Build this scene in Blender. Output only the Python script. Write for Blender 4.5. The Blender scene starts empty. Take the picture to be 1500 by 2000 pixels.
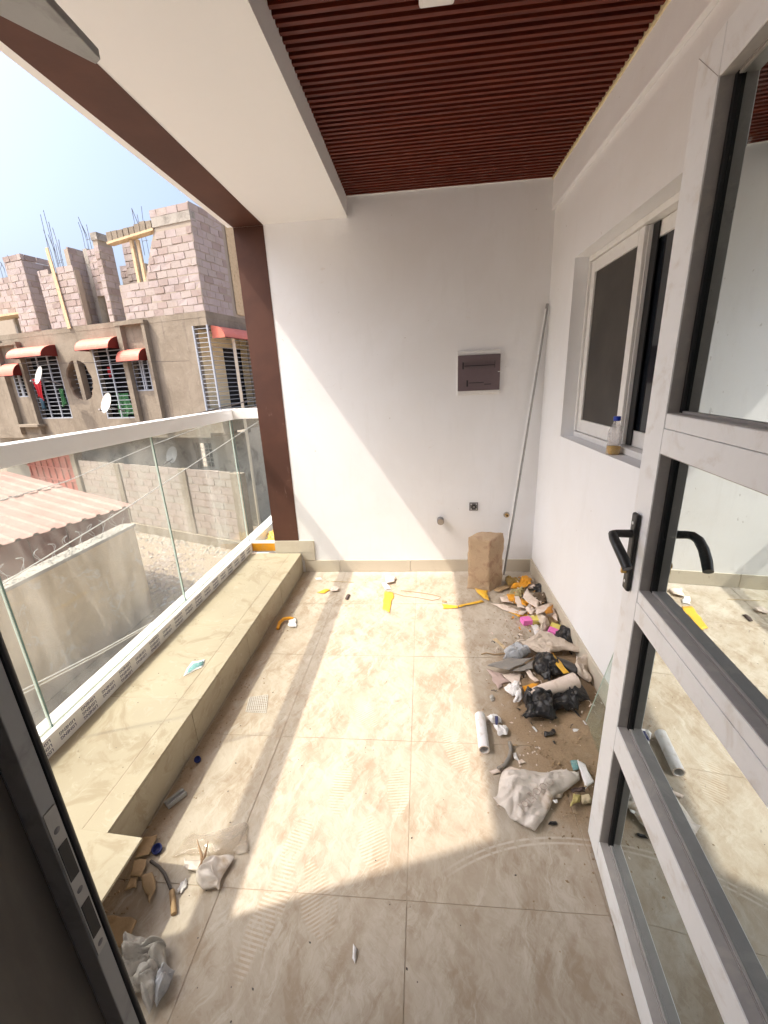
import bpy, bmesh, math, random
from mathutils import Vector, Matrix, noise
random.seed(7)
R_ = math.radians
sc = bpy.context.scene
COL = sc.collection

# ------------------------------------------------------------------ camera
CAM_H = 1.55
FPX = 808.9                       # focal length in pixels of the 1500x2000 photograph
def _axes(yaw, pit, rol):
    f = Vector((math.sin(yaw)*math.cos(pit), math.cos(yaw)*math.cos(pit), math.sin(pit)))
    r0 = Vector((math.cos(yaw), -math.sin(yaw), 0)); u0 = r0.cross(f)
    r = math.cos(rol)*r0 + math.sin(rol)*u0; u = -math.sin(rol)*r0 + math.cos(rol)*u0
    return r, u, f
CR, CU, CF = _axes(-0.101, -0.3055, -0.0464)
cam_data = bpy.data.cameras.new('camera'); cam = bpy.data.objects.new('camera', cam_data); COL.objects.link(cam)
M = Matrix.Identity(4)
for i in range(3):
    M[i][0], M[i][1], M[i][2] = CR[i], CU[i], -CF[i]
M[2][3] = CAM_H
cam.matrix_world = M
cam_data.sensor_fit = 'VERTICAL'; cam_data.sensor_height = 24; cam_data.lens = 24*FPX/2000
cam_data.clip_start = 0.02; cam_data.clip_end = 3000
sc.camera = cam
# ------------------------------------------------------------------ world, sun, exposure
SUN_DIR = Vector((1, .335, -1.57)).normalized()        # the way the light travels
world = bpy.data.worlds.new('World'); sc.world = world; world.use_nodes = True
wn = world.node_tree; wn.nodes.clear()
sky = wn.nodes.new('ShaderNodeTexSky'); sky.sky_type = 'NISHITA'; sky.sun_disc = False
sky.sun_elevation = math.asin(-SUN_DIR.z); sky.sun_rotation = math.atan2(-SUN_DIR.x, -SUN_DIR.y)
sky.altitude = 0; sky.air_density = 1.0; sky.dust_density = 10.0; sky.ozone_density = 4.5
bg = wn.nodes.new('ShaderNodeBackground'); bg.inputs[1].default_value = 0.15
wo = wn.nodes.new('ShaderNodeOutputWorld')
wn.links.new(sky.outputs[0], bg.inputs[0]); wn.links.new(bg.outputs[0], wo.inputs[0])
sl = bpy.data.lights.new('sun', 'SUN'); sl.energy = 2.0; sl.angle = R_(.7); sl.color = (1, .885, .75)
so = bpy.data.objects.new('sun', sl); COL.objects.link(so)
so.rotation_euler = SUN_DIR.to_track_quat('-Z', 'Y').to_euler(); so.location = (-6, -2, 12)
sc.view_settings.view_transform = 'Standard'; sc.view_settings.look = 'None'
sc.view_settings.exposure = 1.42; sc.view_settings.gamma = 1; sc.view_settings.use_curve_mapping = False
sc.render.engine = 'CYCLES'
sc.cycles.max_bounces = 10; sc.cycles.diffuse_bounces = 6; sc.cycles.glossy_bounces = 4
sc.cycles.transparent_max_bounces = 16; sc.cycles.use_denoising = True

# ------------------------------------------------------------------ back-projection of measured points on known planes
def ray(px, py):
    return (CR*((px-750)/FPX) - CU*((py-1000)/FPX) + CF)
EYE = Vector((0, 0, CAM_H))
def fl(px, py, z=0.0):
    d = ray(px, py); return EYE + d*((z-CAM_H)/d.z)
def onx(px, py, x):
    d = ray(px, py); return EYE + d*(x/d.x)
def ony(px, py, y):
    d = ray(px, py); return EYE + d*(y/d.y)

# ------------------------------------------------------------------ material helper
class NT:
    def __init__(s, name):
        s.m = bpy.data.materials.new(name); s.m.use_nodes = True
        s.t = s.m.node_tree; s.t.nodes.clear()
        s.out = s.t.nodes.new('ShaderNodeOutputMaterial')
    def n(s, typ, **kw):
        x = s.t.nodes.new('ShaderNode'+typ)
        for k, v in kw.items(): setattr(x, k, v)
        return x
    def put(s, sock, v):
        if hasattr(v, 'is_linked') or isinstance(v, bpy.types.NodeSocket): s.t.links.new(v, sock)
        else:
            try: sock.default_value = v
            except Exception: sock.default_value = (*v, 1)
    def math(s, op, a, b=0.0, c=None, clamp=False):
        x = s.n('Math', operation=op, use_clamp=clamp); s.put(x.inputs[0], a); s.put(x.inputs[1], b)
        if c is not None: s.put(x.inputs[2], c)
        return x.outputs[0]
    def vmath(s, op, a, b):
        x = s.n('VectorMath', operation=op); s.put(x.inputs[0], a); s.put(x.inputs[1], b)
        return x.outputs[0] if op not in ('LENGTH', 'DISTANCE', 'DOT_PRODUCT') else x.outputs[1]
    def mix(s, f, a, b, blend='MIX'):
        x = s.n('Mix', data_type='RGBA', blend_type=blend); s.put(x.inputs[0], f); s.put(x.inputs[6], a); s.put(x.inputs[7], b)
        return x.outputs[2]
    def noise(s, vec, scale, detail=4, rough=.55, dist=0.0):
        x = s.n('TexNoise'); s.put(x.inputs['Vector'], vec); x.inputs['Scale'].default_value = scale
        x.inputs['Detail'].default_value = detail; x.inputs['Roughness'].default_value = rough; x.inputs['Distortion'].default_value = dist
        return x.outputs[0], x.outputs[1]
    def ss(s, v, a, b):
        x = s.n('MapRange', interpolation_type='SMOOTHSTEP'); s.put(x.inputs[0], v); x.inputs[1].default_value = a; x.inputs[2].default_value = b
        return x.outputs[0]
    def pos(s):
        return s.n('NewGeometry').outputs['Position']
    def obj(s):
        return s.n('TexCoord').outputs['Object']
    def scale(s, v, xyz):
        return s.vmath('MULTIPLY', v, xyz)
    def bump(s, h, strength=.3, dist=.01):
        x = s.n('Bump'); x.inputs['Strength'].default_value = strength; x.inputs['Distance'].default_value = dist; s.put(x.inputs['Height'], h)
        return x.outputs[0]
    def bsdf(s, col, rough=.6, metal=0.0, normal=None, spec=.5, sss=None, alpha=None, trans=None):
        b = s.n('BsdfPrincipled'); s.put(b.inputs['Base Color'], col if not isinstance(col, tuple) else (*col[:3], 1)); s.put(b.inputs['Roughness'], rough)
        b.inputs['Metallic'].default_value = metal; b.inputs['Specular IOR Level'].default_value = spec
        if normal is not None: s.put(b.inputs['Normal'], normal)
        if alpha is not None: s.put(b.inputs['Alpha'], alpha)
        return b.outputs[0]
    def done(s, sh):
        s.t.links.new(sh, s.out.inputs[0]); return s.m

def mat(name, col, rough=.6, var=.12, scale=6.0, bump=.15, metal=0.0, spec=.4, dark=None, dmix=.6, fine=60.0, thr=(.5, .68), space='pos', bdist=.004):
    """plain surface: base colour with broad and fine variation, optional darker stains"""
    t = NT(name); p = t.pos() if space == 'pos' else t.obj()
    a, _ = t.noise(p, scale, 6, .6); b, _ = t.noise(p, fine, 3, .6)
    v = t.math('ADD', t.math('MULTIPLY', t.math('SUBTRACT', a, .5), var*2), t.math('MULTIPLY', t.math('SUBTRACT', b, .5), var))
    v = t.math('ADD', v, 1.0)
    c = t.vmath('SCALE', (*col,), (0, 0, 0)); nd = c.node; t.put(nd.inputs[3], v)
    if dark is not None:
        s, _ = t.noise(p, scale*1.7, 7, .65, .6)
        c = t.mix(t.math('MULTIPLY', t.ss(s, *thr), dmix), c, (*dark, 1))
    nrm = t.bump(t.math('ADD', t.math('MULTIPLY', a, .5), b), bump, bdist) if bump else None
    return t.done(t.bsdf(c, rough, metal, nrm, spec))

# ------------------------------------------------------------------ mesh helpers
def tag(o, label=None, cat=None, group=None, kind=None):
    if label: o['label'] = label
    if cat: o['category'] = cat
    if group: o['group'] = group
    if kind: o['kind'] = kind
    return o
def empty(name, loc=(0, 0, 0), rz=0.0, label=None, cat=None, group=None, kind=None):
    o = bpy.data.objects.new(name, None); COL.objects.link(o); o.location = loc; o.rotation_euler = (0, 0, rz); o.empty_display_size = .05
    return tag(o, label, cat, group, kind)
class MB:
    def __init__(s): s.v = []; s.f = []; s.sm = []
    def add(s, vs, fs, smooth=False):
        b = len(s.v); s.v += [tuple(x) for x in vs]; s.f += [tuple(b+i for i in f) for f in fs]; s.sm += [smooth]*len(fs); return s
    def box(s, x0, x1, y0, y1, z0, z1):
        return s.add([(x0,y0,z0),(x1,y0,z0),(x1,y1,z0),(x0,y1,z0),(x0,y0,z1),(x1,y0,z1),(x1,y1,z1),(x0,y1,z1)],
                     [(0,3,2,1),(4,5,6,7),(0,1,5,4),(1,2,6,5),(2,3,7,6),(3,0,4,7)])
    def prism(s, pts, axis, a0, a1):
        """polygon pts extruded along axis ('x','y','z') from a0 to a1"""
        def P(p, a): return {'x': (a, p[0], p[1]), 'y': (p[0], a, p[1]), 'z': (p[0], p[1], a)}[axis]
        n = len(pts); vs = [P(p, a0) for p in pts]+[P(p, a1) for p in pts]
        fs = [tuple(range(n))[::-1], tuple(range(n, 2*n))]+[(i, (i+1) % n, n+(i+1) % n, n+i) for i in range(n)]
        return s.add(vs, fs)
    def hull8(s, a, b):
        """a, b: two quads (4 points each), joined"""
        return s.add(list(a)+list(b), [(3,2,1,0),(4,5,6,7),(0,1,5,4),(1,2,6,5),(2,3,7,6),(3,0,4,7)])
    def tube(s, pts, r, n=8, cap=True, smooth=True):
        pts = [Vector(p) for p in pts]; rs = r if isinstance(r, (list, tuple)) else [r]*len(pts)
        rings = []; up = Vector((0, 0, 1))
        for i, p in enumerate(pts):
            t = (pts[min(i+1, len(pts)-1)]-pts[max(i-1, 0)]).normalized()
            a = t.cross(up)
            if a.length < .05: a = t.cross(Vector((1, 0, 0)))
            a.normalize(); b = t.cross(a).normalized()
            rings.append([p+rs[i]*(math.cos(2*math.pi*k/n)*a+math.sin(2*math.pi*k/n)*b) for k in range(n)])
        vs = [v for R in rings for v in R]
        fs = [(i*n+k, i*n+(k+1) % n, (i+1)*n+(k+1) % n, (i+1)*n+k) for i in range(len(pts)-1) for k in range(n)]
        s.add(vs, fs, smooth)
        if cap: s.add(rings[0], [tuple(range(n))]); s.add(rings[-1], [tuple(range(n))[::-1]])
        return s
    def lathe(s, prof, n=20, c=(0, 0, 0), smooth=True):
        vs = [(c[0]+r*math.cos(2*math.pi*k/n), c[1]+r*math.sin(2*math.pi*k/n), c[2]+z) for r, z in prof for k in range(n)]
        fs = [(i*n+k, i*n+(k+1) % n, (i+1)*n+(k+1) % n, (i+1)*n+k) for i in range(len(prof)-1) for k in range(n)]
        return s.add(vs, fs, smooth)
    def mesh(s, name):
        me = bpy.data.meshes.new(name); me.from_pydata(s.v, [], s.f)
        me.polygons.foreach_set('use_smooth', s.sm); me.validate(); me.update(); return me
    def build(s, name, m, parent=None, bevel=0.0, fix=True):
        me = s.mesh(name)
        if fix:
            bm = bmesh.new(); bm.from_mesh(me); bmesh.ops.recalc_face_normals(bm, faces=bm.faces); bm.to_mesh(me); bm.free()
        me.materials.append(m)
        o = bpy.data.objects.new(name, me); COL.objects.link(o)
        if parent: o.parent = parent
        if bevel:
            b = o.modifiers.new('bevel', 'BEVEL'); b.width = bevel; b.segments = 2; b.limit_method = 'ANGLE'; b.angle_limit = R_(40)
        return o
def inst(name, me, parent, loc=(0, 0, 0), rot=(0, 0, 0), scl=(1, 1, 1)):
    o = bpy.data.objects.new(name, me); COL.objects.link(o); o.location = loc; o.rotation_euler = rot; o.scale = scl
    if parent: o.parent = parent
    return o
def text(name, s, size, m, parent=None, mw=None, extrude=.0004, align='CENTER', spacing=1.0, offset=0.0, lines=1.0):
    cu = bpy.data.curves.new(name, 'FONT'); cu.body = s; cu.size = size; cu.extrude = extrude; cu.align_x = align; cu.align_y = 'CENTER'
    cu.space_character = spacing; cu.offset = offset; cu.space_line = lines; cu.resolution_u = 2
    cu.materials.append(m)
    tmp = bpy.data.objects.new(name, cu); COL.objects.link(tmp); bpy.context.view_layer.update()
    me = bpy.data.meshes.new_from_object(tmp.evaluated_get(bpy.context.evaluated_depsgraph_get())); me.name = name
    bpy.data.objects.remove(tmp); bpy.data.curves.remove(cu)
    if not me.materials: me.materials.append(m)
    o = bpy.data.objects.new(name, me); COL.objects.link(o)
    if parent: o.parent = parent
    if mw is not None: o.matrix_local = mw
    return o

# ------------------------------------------------------------------ materials
M = {}
def plaster():
    t = NT('white_plaster'); p = t.pos()
    a, _ = t.noise(p, 1.3, 6, .62, .5); r, _ = t.noise(t.scale(p, (3, 3, .5)), 6, 5, .6); f, _ = t.noise(p, 28, 5, .65)
    sc1, _ = t.noise(t.scale(p, (1.5, 1.5, 4)), 5, 9, .75, 1.0); pk, _ = t.noise(p, 30, 1, .4); m, _ = t.noise(p, 2.7, 3, .5)
    c = t.mix(t.ss(a, .35, .68), (.875, .885, .905, 1), (.84, .84, .845, 1))
    c = t.mix(t.math('MULTIPLY', t.ss(r, .55, .7), .22), c, (.79, .79, .79, 1))
    c = t.mix(t.math('MULTIPLY', t.math('MULTIPLY', t.ss(sc1, .60, .70), t.ss(m, .50, .62)), .30), c, (.66, .60, .52, 1))
    c = t.mix(t.math('MULTIPLY', t.ss(pk, .80, .83), .45), c, (.50, .46, .42, 1))
    return t.done(t.bsdf(c, .75, 0, t.bump(t.math('ADD', t.math('MULTIPLY', r, .8), t.math('ADD', f, t.math('MULTIPLY', a, 3))), .14, .006), .35))
M['plaster'] = plaster()
M['soffit'] = mat('cream_paint', (.89, .885, .87), .7, .02, 1.0, .06, fine=18)
M['slab'] = mat('raw_concrete', (.36, .34, .31), .9, .15, 3, .5, dark=(.24, .23, .21))
M['alu'] = mat('dusty_aluminium', (.86, .86, .86), .42, .05, 7, .06, spec=.5, dark=(.62, .56, .49), dmix=.45, space='obj')
M['alu_dull'] = mat('grey_aluminium', (.36, .36, .35), .45, .08, 8, .05, dark=(.22, .21, .2), space='obj')
M['greybrown'] = mat('grey_brown_trim', (.38, .35, .33), .5, .12, 14, .1, dark=(.5, .46, .41), dmix=.5)
M['gasket'] = mat('black_rubber', (.012, .012, .013), .5, .1, 20, .05)
M['black'] = mat('black_metal', (.022, .022, .022), .38, .2, 14, .05, dark=(.06, .055, .05))
M['brass'] = mat('brass', (.62, .40, .13), .3, .1, 20, .05, metal=1.0)
M['pvcwhite'] = mat('white_profile', (.80, .79, .77), .4, .03, 8, .04, dark=(.66, .63, .58), dmix=.35)
M['railgrey'] = mat('pale_grey_aluminium', (.88, .885, .89), .4, .03, 7, .03)
M['ink'] = mat('dark_blue_ink', (.045, .05, .13), .6, .2, 60, 0)
M['orange'] = mat('orange_film', (.74, .33, .02), .42, .14, 12, .2, dark=(.42, .26, .12), dmix=.55)
M['yellow'] = mat('yellow_film', (.74, .43, .04), .45, .14, 12, .2, dark=(.50, .33, .14), dmix=.5)
M['palepaper'] = mat('pale_backing_paper', (.74, .63, .55), .75, .10, 14, .3, dark=(.5, .38, .29), dmix=.5)
M['kraft'] = mat('kraft_paper', (.42, .29, .16), .8, .12, 12, .3, dark=(.28, .18, .09))
M['whitepaper'] = mat('white_paper', (.76, .75, .75), .8, .06, 14, .3, dark=(.50, .43, .35), dmix=.5)
M['bag_black'] = mat('black_plastic', (.018, .018, .02), .30, .4, 18, .55, dark=(.24, .19, .14), dmix=.42, thr=(.50, .72), bdist=.01)
M['bag_silver'] = mat('silver_plastic', (.40, .42, .45), .32, .3, 14, .5, dark=(.34, .28, .21), bdist=.01)
M['bag_beige'] = mat('dusty_plastic', (.62, .53, .44), .5, .12, 10, .45, dark=(.42, .32, .22), dmix=.6, bdist=.008)
M['cloth'] = mat('dirty_cloth', (.46, .44, .40), .85, .22, 16, .5, dark=(.2, .18, .15), dmix=.7)
M['greycard'] = mat('grey_card', (.25, .235, .215), .8, .16, 14, .3, dark=(.38, .31, .23), dmix=.5)
M['pink'] = mat('pink_card', (.82, .20, .55), .6, .06, 20, .05)
M['lemon'] = mat('lemon_card', (.78, .68, .18), .6, .06, 20, .05)
M['teal'] = mat('teal_card', (.14, .30, .30), .6, .3, 60, .05, dark=(.5, .52, .5))
M['blue'] = mat('blue_cap', (.012, .022, .13), .4, .1, 20, .02)
M['stone'] = mat('sandstone', (.52, .38, .25), .95, .18, 9, 1.0, dark=(.36, .22, .15), dmix=.7, fine=110, bdist=.012)
M['wood'] = mat('raw_timber', (.58, .45, .28), .8, .15, 10, .3, dark=(.36, .25, .14))
M['cable'] = mat('cable_sheath', (.10, .085, .075), .6, .2, 20, .1)
M['palecable'] = mat('pale_cable', (.62, .6, .55), .5, .1, 20, .05)
M['steel'] = mat('rebar_steel', (.16, .17, .20), .5, .2, 10, .1)
M['grille'] = mat('grey_painted_steel', (.34, .37, .41), .5, .1, 6, .05)
def cement_render():
    t = NT('rough_cement_render'); p = t.pos()
    a, _ = t.noise(p, 1.1, 8, .68, .6); dr, _ = t.noise(t.scale(p, (5, 5, .45)), 1.6, 7, .7); f, _ = t.noise(p, 22, 5, .7); b, _ = t.noise(p, 4.5, 7, .7, .4)
    c = t.mix(t.ss(a, .35, .65), (.29, .25, .195, 1), (.225, .19, .145, 1))
    c = t.mix(t.math('MULTIPLY', t.ss(dr, .52, .70), .55), c, (.155, .13, .105, 1))
    c = t.mix(t.math('MULTIPLY', t.ss(b, .54, .68), .45), c, (.34, .30, .245, 1))
    return t.done(t.bsdf(c, .95, 0, t.bump(t.math('ADD', b, t.math('MULTIPLY', f, .5)), .6, .03), .2))
M['render'] = cement_render()
M['cream'] = mat('cream_wall', (.85, .74, .50), .9, .08, 1.5, .2)
M['concrete'] = mat('weathered_concrete', (.37, .345, .30), .95, .16, 1.2, .5, dark=(.16, .145, .125), dmix=.75, fine=20, bdist=.02)
M['brickA'] = mat('pink_block', (.41, .35, .335), .95, .16, 2.2, .6, dark=(.34, .26, .22), dmix=.5, fine=45, bdist=.015)
M['brickB'] = mat('sandy_block', (.40, .345, .315), .95, .14, 2.2, .6, dark=(.33, .26, .21), dmix=.5, fine=45, bdist=.015)
M['brickC'] = mat('reddish_block', (.34, .275, .25), .95, .16, 2.2, .6, dark=(.28, .2, .165), dmix=.4, fine=45, bdist=.015)
M['fblock'] = mat('fence_block', (.36, .30, .265), .95, .16, 1.6, .5, dark=(.30, .23, .18), dmix=.6, fine=30, bdist=.015)
M['mortar'] = mat('sandy_mortar', (.36, .31, .25), .95, .12, 8, .5)
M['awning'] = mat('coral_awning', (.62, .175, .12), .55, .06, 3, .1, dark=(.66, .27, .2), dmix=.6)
M['awning_shaded'] = mat('shaded_awning_red', (.12, .010, .006), .6, .08, 3, .1)  # awning red darkened to carry the shade on the end panels
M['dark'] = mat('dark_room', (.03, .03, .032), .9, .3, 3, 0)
M['winglass'] = mat('dark_window_glass', (.012, .015, .02), .08, .1, 3, 0, spec=.6)
M['red'] = mat('red_cloth', (.45, .02, .03), .85, .15, 12, .2)
M['green'] = mat('green_cloth', (.04, .17, .06), .85, .5, 14, .2, dark=(.35, .45, .32))
M['bluecloth'] = mat('blue_cloth', (.06, .12, .16), .85, .3, 14, .2)
M['dish'] = mat('dish_white', (.46, .45, .42), .5, .1, 6, .05, dark=(.45, .4, .33), dmix=.4)
M['gate'] = mat('red_gate_paint', (.40, .085, .06), .55, .15, 4, .1, dark=(.30, .09, .06))
M['fascia'] = mat('dark_red_boards', (.13, .028, .022), .7, .2, 4, .3, dark=(.08, .03, .025))
M['pipe'] = mat('cream_pipe', (.68, .6, .47), .5, .08, 6, .05)
M['wirerazor'] = mat('galvanised_wire', (.55, .55, .54), .4, .1, 20, 0, metal=.4)
M['nutgrey'] = mat('grey_plastic', (.20, .19, .195), .5, .12, 20, .1)
M['panel'] = mat('smoked_plastic', (.155, .115, .125), .25, .10, 10, .05, spec=.5)
M['paneldark'] = mat('dark_slot', (.02, .015, .02), .4, .2, 20, 0)

def shaded_stained_jamb():
    t = NT('shaded_stained_jamb'); p = t.pos()
    s = t.n('SeparateXYZ'); t.put(s.inputs[0], p)
    a, _ = t.noise(t.scale(p, (6, 6, 1.2)), 2.0, 6, .65)
    band = t.math('SUBTRACT', 1.0, t.math('MULTIPLY', t.math('ABSOLUTE', t.math('SUBTRACT', s.outputs[0], -.47)), 18), clamp=True)
    c = t.mix(t.ss(a, .35, .65), (.12, .10, .08, 1), (.17, .145, .115, 1))  # browns darkened to hold the indoor shade; the ochre band is a stain
    c = t.mix(t.math('MULTIPLY', band, t.ss(a, .3, .6)), c, (.21, .125, .025, 1))
    return t.done(t.bsdf(c, .6))
M['jamb'] = shaded_stained_jamb()

def brown_paint():
    t = NT('brown_paint'); p = t.pos()
    a, _ = t.noise(p, 3.0, 5, .6); s, _ = t.noise(t.scale(p, (1, 1, .6)), 11, 8, .7, .9); f, _ = t.noise(p, 35, 4, .6)
    c = t.mix(t.ss(a, .3, .7), (.072, .027, .017, 1), (.10, .039, .024, 1))
    sep = t.n('SeparateXYZ'); t.put(sep.inputs[0], p)
    low = t.ss(sep.outputs[2], 2.2, .9)
    c = t.mix(t.math('MULTIPLY', t.math('MULTIPLY', t.ss(s, .60, .76), .40), low), c, (.42, .31, .26, 1))
    return t.done(t.bsdf(c, .6, 0, t.bump(f, .1, .004), .4))
M['brown'] = brown_paint()

def slat_wood():
    t = NT('slat_wood'); p = t.pos()
    g, _ = t.noise(t.scale(p, (1.2, 30, 30)), 2.0, 6, .6); a, _ = t.noise(t.scale(p, (3, 60, 2)), 1.5, 3, .5)
    c = t.mix(t.ss(g, .3, .7), (.085, .011, .005, 1), (.150, .024, .009, 1))
    c = t.mix(t.math('MULTIPLY', t.ss(a, .45, .7), .4), c, (.175, .032, .012, 1))
    return t.done(t.bsdf(c, .5, 0, None, .35))
M['slat'] = slat_wood()
M['slatback'] = mat('slat_backing', (.012, .003, .003), .7, .1, 10, 0)

def tile_floor():
    t = NT('dusty_floor_tile'); p = t.pos(); sep = t.n('SeparateXYZ'); t.put(sep.inputs[0], p); X, Y = sep.outputs[0], sep.outputs[1]
    _, dc = t.noise(p, 3.3, 4, .6)
    dp = t.vmath('ADD', p, t.scale(t.vmath('SUBTRACT', dc, (.5, .5, .5)), (.16, .16, 0)))
    big, _ = t.noise(p, 1.6, 4, .6); mid, _ = t.noise(p, 4.2, 5, .62)
    def rotv(an):
        r = t.n('VectorRotate', rotation_type='Z_AXIS'); t.put(r.inputs['Vector'], dp); r.inputs['Angle'].default_value = an; return r.outputs[0]
    a, _ = t.noise(t.scale(rotv(.35), (1.5, .62, 1)), 6.0, 12, .72); b, _ = t.noise(t.scale(rotv(-.5), (1.7, .7, 1)), 14, 10, .75, .3); f, _ = t.noise(p, 150, 5, .75)
    # wiping marks in two directions, each only in patches
    s1_, _ = t.noise(t.scale(rotv(.5), (34, 2.4, 1)), 1.7, 9, .75); s2_, _ = t.noise(t.scale(rotv(-.75), (30, 3.0, 1)), 1.8, 9, .75)
    st = t.math('ADD', t.math('MULTIPLY', t.ss(s1_, .48, .60), t.ss(mid, .46, .58)), t.math('MULTIPLY', t.ss(s2_, .48, .60), t.ss(mid, .52, .40)))
    base = t.mix(t.ss(big, .35, .65), (.515, .465, .39, 1), (.47, .415, .335, 1))
    dust = t.math('ADD', t.math('MULTIPLY', t.ss(a, .40, .58), .55), t.math('MULTIPLY', t.ss(b, .43, .57), .38))
    dust = t.math('ADD', dust, t.math('MULTIPLY', st, .30), clamp=True)
    dust = t.math('MULTIPLY', dust, t.math('ADD', .45, t.math('MULTIPLY', t.ss(mid, .35, .60), .5)))
    c = t.mix(t.math('MULTIPLY', dust, .92), base, (.325, .25, .175, 1))
    w, _ = t.noise(t.scale(rotv(.25), (11, 2.0, 1)), 2.0, 10, .72)
    c = t.mix(t.math('MULTIPLY', t.ss(w, .54, .66), .55), c, (.56, .52, .45, 1))
    # ridged shoe prints in the dust (centre, heading, half length, half width, ridge pitch)
    for (cx, cy, ang, L, W, k) in [(-.19, 1.02, 2.0, .115, .055, 560), (-.12, 1.22, 1.65, .12, .045, 540), (-.50, .80, 1.35, .19, .05, 520), (-.47, 1.02, 1.3, .10, .04, 560), (.12, 1.42, 1.9, .12, .05, 520), (-.30, 1.62, 2.2, .12, .05, 540), (-.36, .86, 2.1, .12, .06, 560), (-.35, 1.22, 1.5, .11, .045, 540)]:
        ca, sa = math.cos(ang), math.sin(ang)
        dx, dy = t.math('SUBTRACT', X, cx), t.math('SUBTRACT', Y, cy)
        u = t.math('ADD', t.math('MULTIPLY', dx, ca), t.math('MULTIPLY', dy, sa))
        v = t.math('SUBTRACT', t.math('MULTIPLY', dy, ca), t.math('MULTIPLY', dx, sa))
        e = t.math('ADD', t.math('POWER', t.math('MULTIPLY', u, 1/L), 2), t.math('POWER', t.math('MULTIPLY', v, 1/W), 2))
        e = t.math('ADD', e, t.math('MULTIPLY', t.math('SUBTRACT', a, .5), 3.0))
        mk = t.math('MULTIPLY', t.ss(e, 1.0, .5), t.ss(b, .40, .56))
        s1 = t.math('SINE', t.math('ADD', t.math('MULTIPLY', u, k), t.math('MULTIPLY', t.math('SINE', t.math('MULTIPLY', v, 38)), .9)))
        s1 = t.ss(s1, -.3, .5)
        c = t.mix(t.math('MULTIPLY', mk, .42), c, t.mix(s1, (.42, .32, .22, 1), (.66, .60, .51, 1)))
    # scrape arc left by the door leaf
    dd = t.math('POWER', t.math('ADD', t.math('POWER', t.math('SUBTRACT', X, .478), 2), t.math('POWER', t.math('SUBTRACT', Y, .30), 2)), .5)
    arc = t.math('ABSOLUTE', t.math('SUBTRACT', t.math('ABSOLUTE', t.math('SUBTRACT', dd, .775)), .009))
    arc = t.math('MULTIPLY', t.math('MULTIPLY', t.ss(arc, .006, .001), t.ss(b, .40, .52)), t.ss(X, -.02, .22))
    c = t.mix(t.math('MULTIPLY', arc, .5), c, (.68, .64, .57, 1))
    # soil swept against the right-hand wall and along the plinth foot
    ex = t.math('ADD', t.math('POWER', t.math('MULTIPLY', t.math('SUBTRACT', X, .66), 1/.40), 2), t.math('POWER', t.math('MULTIPLY', t.math('SUBTRACT', Y, 1.62), 1/.66), 2))
    ex = t.math('ADD', ex, t.math('MULTIPLY', t.math('SUBTRACT', a, .5), 2.2))
    soil = t.ss(ex, 1.15, .35)
    lf = t.math('ADD', t.math('MULTIPLY', t.math('ADD', X, 1.05), 7), t.math('MULTIPLY', t.math('SUBTRACT', b, .5), 2.2))
    soil = t.math('MAXIMUM', soil, t.math('MULTIPLY', t.ss(lf, .95, .2), .75))
    sc_ = t.mix(t.ss(f, .35, .65), (.36, .255, .155, 1), (.26, .175, .10, 1))
    c = t.mix(t.math('MULTIPLY', soil, .88), c, sc_)
    c = t.mix(t.math('MULTIPLY', t.ss(f, .62, .75), .25), c, (.34, .27, .2, 1))
    c = t.mix(t.math('MULTIPLY', t.ss(Y, 3.05, 3.2), .3), c, (.75, .72, .68, 1))
    rough = t.math('ADD', .5, t.math('MULTIPLY', dust, .35))
    h = t.math('ADD', t.math('MULTIPLY', dust, .6), t.math('ADD', t.math('MULTIPLY', f, .25), t.math('MULTIPLY', soil, 1.5)))
    return t.done(t.bsdf(c, rough, 0, t.bump(h, .25, .004), .35))
M['tile'] = tile_floor()
def tile_plinth():
    t = NT('dusty_plinth_tile'); p = t.pos()
    _, dc = t.noise(p, 2.1, 3, .5)
    dp = t.vmath('ADD', p, t.scale(t.vmath('SUBTRACT', dc, (.5, .5, .5)), (.5, .5, .3)))
    a, _ = t.noise(dp, 6, 8, .68, .8); b, _ = t.noise(dp, 19, 7, .7, 1.2); f, _ = t.noise(p, 160, 3, .7); big, _ = t.noise(p, 1.6, 3, .5)
    c = t.mix(t.ss(big, .35, .65), (.42, .37, .27, 1), (.385, .33, .235, 1))
    c = t.mix(t.math('MULTIPLY', t.ss(a, .50, .62), .7), c, (.31, .25, .165, 1))
    c = t.mix(t.math('MULTIPLY', t.ss(b, .54, .66), .5), c, (.47, .425, .335, 1))
    c = t.mix(t.math('MULTIPLY', t.ss(f, .64, .74), .35), c, (.3, .22, .14, 1))
    return t.done(t.bsdf(c, .5, 0, t.bump(a, .1, .003), .4))
M['ptile'] = tile_plinth()
M['skirt'] = mat('skirting_tile', (.60, .545, .45), .38, .05, 3, .04, dark=(.5, .44, .35), dmix=.4)
M['grout'] = mat('grout', (.44, .36, .275), .9, .15, 20, .2)

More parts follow.
